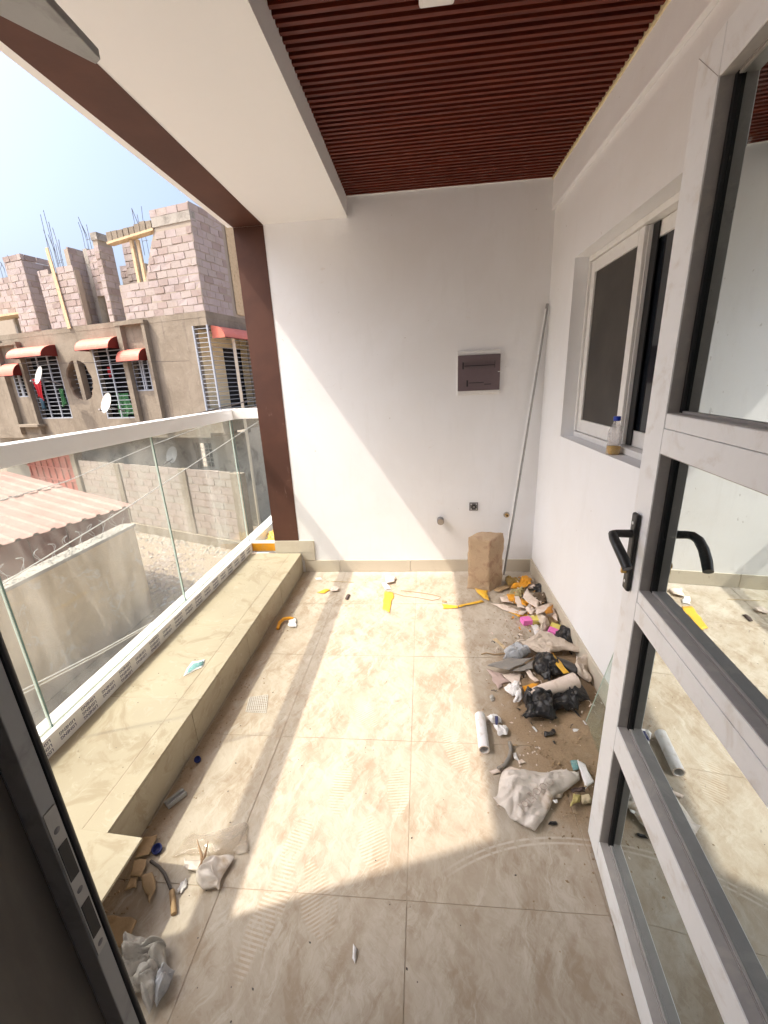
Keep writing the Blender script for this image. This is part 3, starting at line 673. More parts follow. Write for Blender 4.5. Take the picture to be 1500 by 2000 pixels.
# ------------------------------------------------------------------ litter on the balcony floor
def sheet(name, m, corners, label, cat, lift=.004, dome=0.0, rough=.004, freq=14, nu=14, nv=10, curl=0.0, ragged=.0, seed=0, group=None, thick=.0012, flat=False, fold=0.0, parent=None, warp=None, crease=None):
    """a limp sheet patched over four floor points (world Vectors) with creases, curls and ragged edges"""
    c = [Vector(p) for p in corners]; off = Vector((seed*3.7, seed*1.9, seed*2.3))
    size = ((c[0]-c[2]).length+(c[1]-c[3]).length)/2
    if warp is None: warp = .17 if dome > .02 else .07
    if crease is None: crease = 1.6 if dome > .02 else .6
    if dome > .02: nu, nv = max(nu, 34), max(nv, 28); rough *= 1.15
    bm = bmesh.new(); g = []
    for i in range(nu+1):
        row = []
        for j in range(nv+1):
            u, v = i/nu, j/nv
            p = (c[0].lerp(c[1], u)).lerp(c[3].lerp(c[2], u), v)
            q = Vector((p.x, p.y, 0))
            edge = min(u, 1-u, v, 1-v)
            if ragged and edge < .001:
                d = noise.noise_vector(q*40+off)*ragged; p = p+Vector((d.x, d.y, 0))
            wv = noise.noise_vector(q*(6/max(size, .05)*.5)+off)*size*warp; p = p+Vector((wv.x, wv.y, 0))
            h = dome*(math.sin(math.pi*u)**.5)*(math.sin(math.pi*v)**.5)*(.62+.9*noise.noise(q*(2.2/size)+off))
            r = noise.noise(q*freq+off); r2 = 1-2*abs(noise.noise(q*freq*2.1+off)); r3 = noise.noise(q*freq*5+off)
            d1, _p = noise.voronoi(Vector((q.x, q.y, h*.5))*(freq*2.2)+off); d2, _p = noise.voronoi(q*(freq*5.5)+off)
            cr = (d1[1]-d1[0])*1.5+(d2[1]-d2[0])*.55
            h += rough*(.7+.6*r+.4*r2+.2*r3+crease*cr)*(.45+.55*min(1, edge*6))
            h += curl*((2*v-1)**2)*(.7+.5*noise.noise(q*8+off)) + fold*abs(noise.noise(Vector((u*4+seed, v*1.2, seed))))
            if dome:
                w = noise.noise_vector(q*freq*1.3+off)*rough*1.3; p = p+Vector((w.x, w.y, 0))
            row.append(bm.verts.new((p.x, p.y, max(p.z+lift+h, .0008))))
        g.append(row)
    for i in range(nu):
        for j in range(nv):
            f = bm.faces.new((g[i][j], g[i+1][j], g[i+1][j+1], g[i][j+1])); f.smooth = not flat
    bmesh.ops.recalc_face_normals(bm, faces=bm.faces)
    me = bpy.data.meshes.new(name); bm.to_mesh(me); bm.free(); me.materials.append(m)
    o = bpy.data.objects.new(name, me); COL.objects.link(o)
    if thick:
        s = o.modifiers.new('thick', 'SOLIDIFY'); s.thickness = thick; s.offset = 1
    if parent: o.parent = parent
    return tag(o, label, cat, group)
def crumple(name, m, c, r, label, cat, seed=0, h=.6, amp=.35, freq=9, sub=4, group=None):
    bm = bmesh.new(); bmesh.ops.create_icosphere(bm, subdivisions=sub, radius=1)
    off = Vector((seed*5.1, seed*2.7, seed*1.3))
    for v in bm.verts:
        d = v.co.normalized()
        da, _p = noise.voronoi(d*1.9+off); db, _p = noise.voronoi(d*4.6+off)
        k = .75+amp*noise.noise(d*1.6+off)+amp*1.1*(da[1]-da[0])+amp*.6*(db[1]-db[0])
        v.co = Vector((d.x*k*r[0], d.y*k*r[1], max(d.z*k*r[0]*h, -.25*r[0]*h)))
    zmin = min(v.co.z for v in bm.verts)
    for v in bm.verts: v.co.z -= zmin-.0012
    for f in bm.faces: f.smooth = True
    me = bpy.data.meshes.new(name); bm.to_mesh(me); bm.free(); me.materials.append(m)
    o = bpy.data.objects.new(name, me); COL.objects.link(o); o.location = (c.x, c.y, c.z)
    return tag(o, label, cat, group)
def A_(x, y, z=.0): return fl(940+x/6.25, 1100+y/6.25, z)
def B_(x, y, z=.0): return fl(920+x/5.357, 1230+y/5.357, z)
def C_(x, y, z=.0): return fl(900+x/5, 1380+y/5, z)
def D_(x, y, z=.0): return fl(150+x/4.054, 1600+y/4.054, z)
def E_(x, y, z=.0): return fl(580+x/3.947, 1090+y/3.947, z)
def F_(x, y, z=.0): return fl(x/2.419, 1200+y/2.419, z)
def Q(f, pts, z=.0): return [f(x, y, z) for x, y in pts]
# soil and crumbs swept up against the wall: one uneven low heap, and loose grains
def heap(name, cx, cy, rx, ry, h, m, seed):
    bm = bmesh.new(); n = 40; g = []
    for i in range(n+1):
        row = []
        for j in range(n+1):
            u, v = -1+2*i/n, -1+2*j/n; p = Vector((cx+u*rx, cy+v*ry, 0))
            k = max(0, 1-u*u-v*v); z = h*k*(.45+.8*noise.noise(p*6+Vector((seed, 0, 0)))+.5*noise.noise(p*22))-.0035
            row.append(bm.verts.new((min(p.x, WX-.014), p.y, z)))
        g.append(row)
    for i in range(n):
        for j in range(n): bm.faces.new((g[i][j], g[i+1][j], g[i+1][j+1], g[i][j+1])).smooth = True
    me = bpy.data.meshes.new(name); bm.to_mesh(me); bm.free(); me.materials.append(m)
    o = bpy.data.objects.new(name, me); COL.objects.link(o); return tag(o, None, None, None, 'stuff')
soil_m = mat('loose_soil', (.33, .235, .145), .95, .25, 18, .8, dark=(.22, .15, .095), fine=150, bdist=.006)
h1 = heap('swept_dirt', .67, 1.75, .25, .64, .026, soil_m, 1); tag(h1, 'thin brown dirt swept up under the rubbish by the right wall', 'dirt')
def crumbs(name, n, fn, smin, smax, m, label):
    mb = MB()
    for _ in range(n):
        x, y, z = fn(); s = random.uniform(smin, smax); a = random.uniform(0, 6.28); l = s*random.uniform(.6, 2.2)
        ca, sa = math.cos(a), math.sin(a); hh = s*random.uniform(.3, .8)
        P = [(x+ca*l, y+sa*l, z), (x-sa*s, y+ca*s, z), (x-ca*l*.8, y-sa*l*.8, z), (x+sa*s, y-ca*s, z)]
        mb.add(P+[(x+random.uniform(-.3, .3)*s, y+random.uniform(-.3, .3)*s, z+hh)], [(0,1,4),(1,2,4),(2,3,4),(3,0,4)])
    o = mb.build(name, m); return tag(o, label, 'debris', None, 'stuff')
crumbs('debris', 1500, lambda: (min(.85, random.gauss(.62, .14)), random.gauss(1.66, .40), random.uniform(.001, .012)), .0012, .005, soil_m, 'small brown crumbs of soil and plaster under the rubbish on the right')
crumbs('debris', 130, lambda: (min(.85, random.gauss(.60, .14)), random.gauss(1.45, .32), .002), .002, .006, M['palepaper'], 'pale scraps and chips scattered in the dirt on the right')
crumbs('debris', 240, lambda: (FX+abs(random.gauss(0, .06))+.005, random.uniform(.45, 3.15), .001), .0015, .005, soil_m, 'brown crumbs along the foot of the plinth')
crumbs('debris', 150, lambda: (random.uniform(-.95, .7), random.uniform(.5, 3.1), .001), .001, .0032, M['cable'], 'tiny dark specks scattered over the floor tiles')
crumbs('debris', 60, lambda: (random.uniform(-1.48, -1.08), random.uniform(.95, 3.1), .191 if False else .1808), .001, .003, M['cable'], 'tiny dark specks scattered over the plinth tiles')

# shredded tape and paper among the larger pieces
def shreds(name, n, fn, m, label, sd, smin=.012, smax=.035):
    rr = random.Random(sd); mb = MB()
    for _ in range(n):
        x, y, z = fn(rr); a = rr.uniform(0, 6.28); L = rr.uniform(smin, smax); W = L*rr.uniform(.15, .5); h = rr.uniform(.002, .02); k = rr.uniform(-.6, .6)
        ca, sa = math.cos(a), math.sin(a); vs = []
        for i in range(5):
            u = i/4-.5; b = k*(u*u-.1)*L; zz = z+h*abs(math.sin((u+.5)*math.pi*rr.uniform(.6, 1.4)))
            for w in (-W/2, W/2):
                lx, ly = u*L, w*(1-.5*abs(u))+b; vs.append((min(x+ca*lx-sa*ly, .852), y+sa*lx+ca*ly, zz+rr.uniform(0, .004)))
        mb.add(vs, [(2*i, 2*i+1, 2*i+3, 2*i+2) for i in range(4)], True)
    o = mb.build(name, m); so2 = o.modifiers.new('thick', 'SOLIDIFY'); so2.thickness = .0008; return tag(o, label, 'debris', None, 'stuff')
spot = lambda rr: (rr.gauss(.72, .07), rr.gauss(2.55, .20), .004+abs(rr.gauss(0, .014)))
spot2 = lambda rr: (rr.gauss(.62, .12), rr.gauss(1.9, .28), .003+abs(rr.gauss(0, .006)))
shreds('shreds', 46, spot, M['orange'], 'orange tape shreds mixed into the far end of the heap', 1)
shreds('shreds', 70, spot, M['palepaper'], 'pale paper shreds mixed into the far end of the heap', 2)
shreds('shreds', 46, spot, M['kraft'], 'brown paper shreds mixed into the far end of the heap', 3)
shreds('shreds', 50, spot2, M['palepaper'], 'pale shreds among the black bags', 4, .008, .03)
shreds('shreds', 34, spot2, M['bag_black'], 'black plastic shreds among the bags', 5, .008, .03)
shreds('shreds', 40, lambda rr: (rr.gauss(.68, .08), rr.gauss(1.3, .14), .002), M['kraft'], 'brown shreds around the milky bag near the door', 6, .006, .025)
# heap by the far corner
sheet('wrapper', M['kraft'], Q(A_, [(150, 345), (300, 280), (400, 300), (210, 372)]), 'grey-brown paper wrapper beside the foot of the stone block', 'wrapper', .006, .01, .006, 22, curl=.01, seed=1)
sheet('tape_peel', mat('olive_film', (.36, .24, .07), .5, .2, 14, .2), Q(A_, [(285, 195), (365, 190), (480, 250), (330, 290)], .012), 'olive brown tape peel behind the orange one at the stone block', 'tape', .01, .03, .008, 20, seed=2)
sheet('tape_peel', M['orange'], Q(A_, [(380, 350), (500, 225), (600, 235), (560, 330)], .02), 'bright orange tape peel on top of the heap nearest the stone block', 'tape', .015, .03, .006, 16, curl=.012, seed=3)
sheet('wrapper', mat('olive_wrap', (.42, .35, .17), .45, .2, 18, .4), Q(A_, [(365, 350), (525, 350), (500, 450), (370, 430)]), 'crinkled translucent olive wrapper in front of the orange peel', 'wrapper', .01, .025, .012, 22, seed=4)
sheet('backing_strip', M['palepaper'], Q(A_, [(512, 440), (548, 340), (705, 500), (670, 595)], .03), 'short pale pink backing strip lying across the far end of the heap', 'paper strip', .015, .01, .003, 8, curl=.016, seed=5)
sheet('backing_strip', M['palepaper'], Q(A_, [(590, 250), (670, 290), (680, 330), (560, 330)], .01), 'small beige paper flap right of the orange peel', 'paper strip', .012, .012, .004, 10, seed=6)
crumple('plastic_scrap', M['bag_black'], A_(712, 330, 0), (.055, .05), 'small black plastic scrap at the back of the heap against the wall', 'plastic scrap', 3, .8)
crumple('plastic_scrap', mat('brown_scrap', (.14, .10, .065), .7, .4, 24, .5), A_(715, 440, 0), (.06, .07), 'brown crumpled scraps between pale strip and wall', 'plastic scrap', 5, .5, .5)
sheet('backing_strip', M['palepaper'], Q(A_, [(235, 450), (320, 420), (400, 530), (245, 500)]), 'pale flap at the left end of the two orange pieces', 'paper strip', .008, .01, .004, 10, curl=.02, seed=7)
sheet('tape_peel', M['orange'], Q(A_, [(310, 430), (412, 432), (425, 540), (350, 500)], .012), 'orange tape peel with a pale edge, left of the pair in the heap middle', 'tape', .012, .012, .003, 10, curl=.02, seed=8)
sheet('backing_strip', M['palepaper'], Q(A_, [(405, 440), (462, 440), (545, 580), (440, 570)], .014), 'pale strip between the two orange pieces', 'paper strip', .012, .008, .003, 9, curl=.014, seed=9)
sheet('tape_peel', M['orange'], Q(A_, [(455, 462), (585, 505), (545, 560), (490, 535)], .012), 'orange tape peel, right of the pair in the heap middle', 'tape', .012, .012, .003, 10, curl=.014, seed=10)
sheet('backing_strip', M['palepaper'], Q(A_, [(110, 515), (300, 540), (560, 610), (500, 660)]), 'long pale backing strip pointing out of the heap to the left', 'paper strip', .006, .006, .003, 9, curl=.016, nu=24, seed=11)
sheet('backing_strip', M['yellow'], Q(A_, [(330, 600), (520, 610), (580, 650), (480, 670)]), 'orange-edged strip under the long pale strip', 'paper strip', .003, .004, .002, 9, seed=12)
sheet('backing_strip', M['palepaper'], Q(A_, [(530, 580), (600, 530), (665, 610), (600, 655)], .015), 'pale pink curl at the right end of the long strip', 'paper strip', .012, .02, .003, 9, curl=.02, seed=13)
sheet('paper_cone', M['palepaper'], Q(A_, [(655, 625), (865, 528), (840, 620), (700, 690)], .03), 'pale paper cone with orange inside leaning on skirting', 'paper cone', .02, .02, .004, 9, curl=.03, seed=14)
sheet('tape_peel', mat('amber_film', (.45, .19, .02), .45, .15, 12, .2), Q(A_, [(765, 640), (870, 535), (868, 640), (790, 670)], .055), 'dark amber tape peel inside the pale paper cone', 'tape', .02, .015, .004, 10, seed=15)
sheet('backing_strip', M['palepaper'], Q(A_, [(868, 560), (922, 690), (925, 745), (850, 680)], .03), 'narrow pale strip standing against the skirting beside the cone', 'paper strip', .02, .01, .003, 9, seed=16)
sheet('plastic_bag', M['bag_beige'], Q(A_, [(690, 660), (790, 660), (835, 790), (740, 890)], .004), 'dusty beige plastic bag below the paper cone', 'bag', .012, .035, .010, 14, seed=17)
sheet('backing_strip', M['kraft'], Q(A_, [(780, 670), (900, 690), (930, 760), (840, 770)], .004), 'brown crumpled paper between the cone and the pink boxes', 'paper strip', .01, .02, .009, 16, seed=30)
pole2 = MB().tube([A_(818, 345, .045), A_(870, 520, .03), A_(935, 640, .025), A_(1040, 805, .006)], .004, 6).build('stick', M['cable']); tag(pole2, 'thin dark stick lying along the skirting behind the rubbish', 'stick')
def carton(p, w, d, h, rz, tilt, label):
    r = empty('small_carton', p, rz, label, 'carton'); r.rotation_euler.x = tilt
    MB().box(-w/2, -.001, -d/2, d/2, 0, h).build('pink_half', M['pink'], r, .002); MB().box(.0, w/2, -d/2, d/2, 0.0005, h-.001).build('yellow_half', M['lemon'], r, .002)
carton(A_(605, 725, .004), .125, .055, .035, R_(12), 0, 'pink and yellow carton left of the beige bag')
carton(A_(885, 835, .004), .11, .06, .03, R_(62), R_(8), 'pink and yellow carton next to black ball of plastic')
lab = sheet('paper_label', M['whitepaper'], Q(A_, [(610, 762), (682, 752), (735, 885), (655, 900)], .004), 'white printed label strip lying below the left pink carton', 'label', .004, .004, .002, 8, seed=18)
crumple('plastic_bag', M['bag_black'], A_(1035, 945, 0), (.075, .085), 'black plastic bag balled up against the skirting', 'bag', 8, .95, .3)
sheet('plastic_sheet', M['bag_beige'], Q(A_, [(445, 985), (860, 890), (1240, 1130), (640, 1140)], .02), 'large dusty beige plastic sheet draped across the heap', 'plastic sheet', .018, .045, .010, 11, 26, 16, seed=19, ragged=.012)
sheet('paper_strip', M['wood'], Q(A_, [(140, 930), (180, 920), (315, 1045), (285, 1065)]), 'short yellowish card strip left of the silver bag', 'paper strip', .003, 0, .002, 20, seed=20)
tw = MB().tube([A_(0, 1112, .004), A_(60, 1095, .007), A_(150, 1112, .006), A_(300, 1105, .008)], .0032, 5).build('twig', M['kraft']); tag(tw, 'thin pale twig lying left of the silver bag', 'twig')
# middle of the heap
sheet('plastic_bag', M['bag_silver'], Q(B_, [(300, 345), (470, 150), (615, 265), (500, 365)], .004), 'silver grey plastic bag at the left of the heap', 'bag', .012, .045, .012, 13, 18, 14, seed=21)
sheet('card', M['greycard'], Q(B_, [(175, 415), (375, 335), (655, 335), (400, 470)], .025), 'long grey-brown card strip sticking out over the left of the heap', 'card', .02, .004, .002, 6, seed=22, curl=.006)
sheet('card', M['greycard'], Q(B_, [(400, 465), (655, 335), (655, 440), (520, 455)], .022), 'grey-brown card flap under the long card strip', 'card', .014, .004, .002, 6, seed=23)
sheet('plastic_scrap', mat('pink_film', (.50, .38, .34), .5, .15, 16, .3), Q(B_, [(160, 410), (330, 470), (395, 560), (275, 625)], .002), 'translucent pinkish film under the grey card on the left', 'plastic scrap', .003, .008, .004, 16, ragged=.012, seed=24)
sheet('card', M['palepaper'], Q(B_, [(320, 470), (515, 455), (525, 590), (430, 565)], .004), 'pale grey card piece below the grey-brown strip', 'card', .004, .002, .002, 8, seed=25)
sheet('backing_strip', M['palepaper'], Q(B_, [(545, 450), (605, 445), (710, 560), (665, 575)], .012), 'pale peach strip left of the shiny black bag', 'paper strip', .012, .004, .003, 9, curl=.01, seed=26)
sheet('tape_peel', M['orange'], Q(B_, [(528, 605), (712, 575), (700, 615), (550, 665)], .018), 'orange tape edge showing under the long pale roll', 'tape', .01, .006, .003, 9, seed=27)
roll = MB()
r0, r1 = B_(600, 690, .05), B_(1095, 530, .075)
roll.tube([r0, r0.lerp(r1, .3)+Vector((0, 0, .004)), r0.lerp(r1, .7)+Vector((0, 0, -.003)), r1], [.026, .030, .036, .040], 12, False)
tag(roll.build('paper_roll', M['palepaper']), 'long pale paper roll lying across the black bags', 'paper roll')
sheet('plastic_bag', M['bag_black'], Q(B_, [(655, 350), (800, 310), (1000, 490), (720, 580)], .006), 'shiny black plastic bag in the middle of the heap, above the paper roll', 'bag', .014, .055, .014, 12, 20, 16, seed=28)
sheet('tape_peel', M['yellow'], Q(B_, [(790, 268), (855, 275), (1030, 475), (965, 480)], .055), 'yellow tape strip lying over the black bags towards the wall', 'tape', .01, .004, .003, 8, curl=.004, nu=20, seed=29)
dr = MB(); q0, q1 = B_(880, 335, .035), B_(1115, 440, .035); dr.tube([q0, q0.lerp(q1, .5)+Vector((0, 0, .003)), q1], [.03, .033, .03], 10)
tag(dr.build('plastic_roll', mat('charcoal_plastic', (.045, .042, .04), .5, .4, 20, .4)), 'dark grey rolled plastic between the beige sheet and the wall', 'plastic roll')
sheet('plastic_bag', M['bag_beige'], Q(B_, [(1150, 290), (1280, 280), (1250, 605), (1120, 490)], .01), 'crinkled beige plastic bag pressed against the skirting on the right', 'bag', .014, .06, .014, 13, 16, 16, seed=31)
sheet('paper_ball', M['whitepaper'], Q(B_, [(385, 640), (455, 570), (545, 640), (500, 805)], .004), 'crumpled white paper at the lower left of the heap', 'paper', .006, .035, .012, 15, 16, 14, seed=32, ragged=.015, flat=True)
sheet('plastic_bag', M['bag_black'], Q(B_, [(540, 690), (740, 700), (880, 945), (590, 990)], .004), 'big crumpled black plastic bag nearest to the viewer in the heap', 'bag', .012, .065, .017, 12, 22, 20, seed=33, ragged=.012)
sheet('plastic_bag', M['bag_black'], Q(B_, [(790, 700), (1130, 595), (1225, 740), (900, 930)], .004), 'flat black plastic bag to the right below the paper roll', 'bag', .012, .05, .014, 12, 22, 16, seed=34, ragged=.015)
tail = MB().tube([B_(1030, 815, .03), B_(1090, 850, .02), B_(1160, 935, .004)], [.008, .005, .003], 6).build('plastic_strip', M['bag_black']); tag(tail, 'thin black plastic tail trailing from the flat black bag', 'plastic strip')
sheet('paper_scrap', M['whitepaper'], Q(B_, [(1125, 955), (1160, 945), (1245, 1040), (1200, 1070)]), 'white paper scrap under the edge of the leaning glass sheet', 'paper', .004, .006, .003, 20, seed=35)
sheet('paper_scrap', M['whitepaper'], Q(B_, [(1060, 1050), (1165, 1045), (1175, 1115), (1075, 1095)]), 'white card scrap near the foot of the leaning glass sheet', 'paper', .004, .002, .002, 20, seed=36)
crumple('plastic_scrap', M['cloth'], B_(220, 720, 0), (.014, .022), 'little grey lump on the dirt left of the white paper', 'plastic scrap', 11, .7)
sheet('plastic_scrap', M['bag_black'], Q(B_, [(760, 1100), (855, 1050), (895, 1095), (780, 1130)]), 'small torn black scrap below the big black bag', 'plastic scrap', .003, .006, .006, 25, seed=37, ragged=.02)
sheet('paper_scrap', M['whitepaper'], Q(B_, [(635, 1020), (655, 1020), (695, 1070), (680, 1080)]), 'tiny white scrap at the lower edge of the big black bag', 'paper', .004, 0, .002, 20, seed=38)
# nearer pieces
ta, tb = C_(186, 85, .0235), C_(230, 425, .0235)
tube_o = MB().tube([ta, tb], .0235, 20, False); tube_o.tube([ta, tb], .0185, 20, False)
ax = (tb-ta).normalized()
for p, s in ((ta, -1), (tb, 1)):
    pass
to = tube_o.build('paper_tube', M['whitepaper']); tag(to, 'white paper tube lying at the edge of the sunlight', 'paper tube')
def ring(parent, c, ax, r0, r1, m):
    a = ax.cross(Vector((0, 0, 1))).normalized(); b = ax.cross(a); n = 20
    vs = [c+r*(math.cos(2*math.pi*k/n)*a+math.sin(2*math.pi*k/n)*b) for r in (r0, r1) for k in range(n)]
    o = MB().add(vs, [(k, (k+1) % n, n+(k+1) % n, n+k) for k in range(n)]).build('rim', m, parent); return o
ring(to, tb, ax, .0235, .0185, M['palepaper']); ring(to, ta, ax, .0235, .0185, M['palepaper'])
sheet('paper_scrap', M['whitepaper'], Q(C_, [(250, 125), (360, 85), (405, 190), (310, 180)], .004), 'crumpled white wrapper with blue print beside the paper tube', 'paper', .006, .02, .010, 22, seed=39, flat=True, ragged=.01)
sheet('printed_patch', M['ink'], Q(C_, [(335, 100), (362, 100), (358, 185), (335, 185)], .034), 'dark blue printed strip on the crumpled wrapper', 'label', .002, 0, .003, 22, seed=40)
sheet('paper_scrap', M['whitepaper'], Q(C_, [(300, 200), (440, 200), (465, 290), (370, 300)], .004), 'crumpled white paper lump nearer than the printed wrapper', 'paper', .006, .018, .010, 24, seed=41, flat=True, ragged=.01)
hs_ = MB().tube([C_(478, 350, .012), C_(490, 420, .012), C_(472, 500, .012), C_(430, 570, .011), C_(365, 610, .011)], .0085, 8).build('hose_piece', M['greycard']); tag(hs_, 'curved piece of grey hose lying on the dirt', 'hose')
sheet('plaster_chip', M['whitepaper'], Q(C_, [(510, 465), (545, 460), (560, 540), (520, 520)]), 'small pale chip right of the hose piece', 'chip', .003, .006, .003, 30, seed=42)
sheet('plaster_chip', M['palepaper'], Q(C_, [(560, 535), (600, 520), (640, 560), (570, 570)]), 'small cream chip next to the pale one right of the hose', 'chip', .003, .004, .003, 30, seed=43)
sheet('paper_scrap', M['palepaper'], Q(C_, [(385, 625), (490, 588), (600, 625), (430, 655)]), 'flat pale paper flake below the hose piece', 'paper', .002, .003, .002, 15, seed=44)
sheet('plaster_chip', M['palepaper'], Q(C_, [(275, 640), (370, 615), (388, 650), (310, 672)]), 'pale flat chip at the lower end of the hose', 'chip', .003, .003, .002, 20, seed=45)
bag = sheet('plastic_bag', M['bagclear'], Q(C_, [(255, 900), (420, 665), (1160, 650), (745, 1270)], .002), 'large milky plastic bag with faint lettering lying on the tiles by the door', 'bag', .006, .030, .012, 7, 40, 32, seed=46, thick=.0006, warp=.05, crease=1.9)
bag2 = sheet('bag_layer', M['bag_beige'], Q(C_, [(440, 830), (560, 720), (1090, 690), (980, 900)], .002), None, None, .002, .012, .005, 9, 16, 12, seed=47, parent=bag)
ld = (C_(880, 720, .0)-C_(700, 850, .0)); ang = math.atan2(ld.y, ld.x)
for body, c, sz in (('3OOO', C_(790, 800, .047), .042), ('JOLY', C_(660, 930, .046), .038)):
    t = text('faint_lettering', body, sz, mat('faint_ink', (.42, .35, .30), .7, .1, 20, 0), bag, Matrix.Translation(c) @ Matrix.Rotation(ang, 4, 'Z'), .0002, spacing=1.1)
sheet('carton_flap', M['teal'], Q(C_, [(1070, 550), (1140, 548), (1145, 635), (1090, 645)], .008), 'small teal printed carton flap at top right corner of the milky bag', 'card', .01, .002, .002, 20, seed=48)
sheet('carton_flap', M['whitepaper'], Q(C_, [(1140, 548), (1215, 590), (1285, 770), (1215, 830)], .008), 'pinkish white carton panel beside the door leaf', 'card', .012, .004, .003, 12, seed=49)
sheet('dry_peel', mat('dark_peel', (.07, .045, .04), .6, .3, 20, .3), Q(C_, [(1080, 850), (1215, 820), (1215, 880), (1095, 890)], .006), 'dark brown curled peel between the milky bag and the door', 'peel', .012, .012, .006, 16, curl=.015, seed=50)
sheet('dry_peel', mat('yellow_peel', (.50, .42, .16), .7, .2, 20, .3, dark=(.22, .15, .06)), Q(C_, [(1100, 890), (1160, 900), (1160, 975), (1055, 1035)], .004), 'yellowish curled peel nearest to the door leaf corner', 'peel', .008, .012, .008, 18, curl=.016, seed=51)
sheet('dry_peel', mat('beige_peel', (.55, .46, .30), .7, .2, 20, .3), Q(C_, [(1150, 890), (1235, 860), (1270, 960), (1180, 985)], .004), 'beige dry peel touching the door leaf', 'peel', .008, .014, .008, 18, seed=52)
sheet('plastic_scrap', M['bag_black'], Q(C_, [(870, 1130), (935, 1135), (942, 1163), (850, 1163)]), 'black scrap tucked under the milky bag corner', 'plastic scrap', .004, .006, .003, 20, seed=53)
sheet('paper_scrap', M['whitepaper'], Q(C_, [(895, 918), (940, 912), (945, 942), (920, 948)], .045), 'tiny bright white scrap on top of the milky bag', 'paper', .002, .002, .001, 20, seed=54)
# sunlit far floor
sheet('tape_piece', M['yellow'], Q(E_, [(680, 255), (752, 268), (718, 425), (658, 398)]), 'flat yellow tape piece in the middle of the far sunlit floor', 'tape', .002, 0, .002, 8, curl=.005, seed=55)
sheet('backing_strip', M['palepaper'], Q(E_, [(680, 150), (762, 160), (755, 190), (690, 203)], .004), 'brownish paper curl at the top of the flat yellow tape piece', 'paper strip', .006, .01, .005, 14, curl=.012, seed=56)
sheet('paper_scrap', M['whitepaper'], Q(E_, [(650, 195), (690, 190), (722, 245), (680, 245)]), 'white scrap touching the flat yellow tape piece', 'paper', .003, .008, .004, 16, seed=57)
wr = MB().tube([E_(750, 270, .004), E_(820, 292, .005), E_(920, 302, .004), E_(1040, 326, .004), E_(1090, 318, .005), E_(1110, 298, .006), E_(1060, 285, .004), E_(950, 266, .004), E_(800, 250, .004)], .0018, 5).build('wire_loop', M['kraft']); tag(wr, 'thin brown wire loop on the far sunlit floor', 'wire')
sheet('tape_piece', M['yellow'], Q(E_, [(1120, 360), (1240, 368), (1240, 390), (1128, 395)]), 'yellow tape end crossing the shadow edge on the far floor', 'tape', .003, 0, .003, 10, seed=58)
sheet('tape_piece', M['yellow'], Q(E_, [(1245, 372), (1420, 325), (1445, 340), (1255, 382)], .003), 'long yellow tape strip leading to the stone block', 'tape', .003, 0, .002, 10, seed=59)
sheet('tape_piece', M['yellow'], Q(E_, [(1375, 252), (1470, 268), (1480, 340), (1435, 330)], .004), 'folded yellow tape bow at the foot of the stone block', 'tape', .006, .02, .004, 12, curl=.02, seed=60)
sheet('bark_bit', M['kraft'], Q(E_, [(1118, 332), (1155, 335), (1155, 345), (1120, 345)]), 'small dark brown bit above the yellow tape end', 'scrap', .003, .004, .002, 20, seed=61)
sheet('tape_peel', M['yellow'], Q(E_, [(150, 272), (235, 240), (262, 250), (210, 275)]), 'dull yellow peel strip on the sunlit floor near the plinth end', 'tape', .003, .006, .003, 14, seed=62)
sheet('tape_peel', M['palepaper'], Q(E_, [(255, 265), (275, 225), (330, 240), (320, 258)], .004), 'pale brown curl at the right end of the dull yellow peel', 'paper strip', .004, .014, .005, 14, curl=.014, seed=63)
sheet('leaf_bit', mat('dark_leaf', (.09, .065, .06), .8, .3, 20), Q(E_, [(372, 322), (385, 285), (414, 288), (388, 326)]), 'dark dry leaf lying in the rail shadow on the far floor', 'leaf', .003, .008, .004, 20, seed=64)
tw2 = MB().tube([E_(262, 178, .004), E_(340, 182, .005), E_(440, 186, .003)], .0022, 5).build('twig', M['wood']); tag(tw2, 'thin pale twig crossing the rail shadow by the far wall', 'twig')
sheet('paper_scrap', M['whitepaper'], Q(E_, [(140, 158), (185, 155), (195, 172), (150, 170)]), 'small white scrap near far end of plinth', 'paper', .003, .006, .003, 20, seed=65)
pl = MB().tube([fl(542, 1228, .012), fl(546, 1216, .02), fl(554, 1209, .024), fl(566, 1207, .022), fl(574, 1208, .014)], [.010, .012, .012, .011, .008], 8).build('orange_peel', M['orange']); tag(pl, 'curved orange peel at the foot of the plinth', 'peel')
sheet('paper_scrap', M['whitepaper'], Q(fl, [(562, 1212), (578, 1209), (580, 1228), (565, 1226)]), 'white shredded scrap beside the curved orange peel', 'paper', .004, .01, .006, 22, seed=66, ragged=.01)
sheet('leaf_bit', M['whitepaper'], Q(fl, [(690, 1847), (697, 1856), (693, 1884), (687, 1872)]), 'small white leaf-shaped scrap on the near shaded tiles', 'scrap', .002, .006, .003, 20, curl=.004, seed=68)
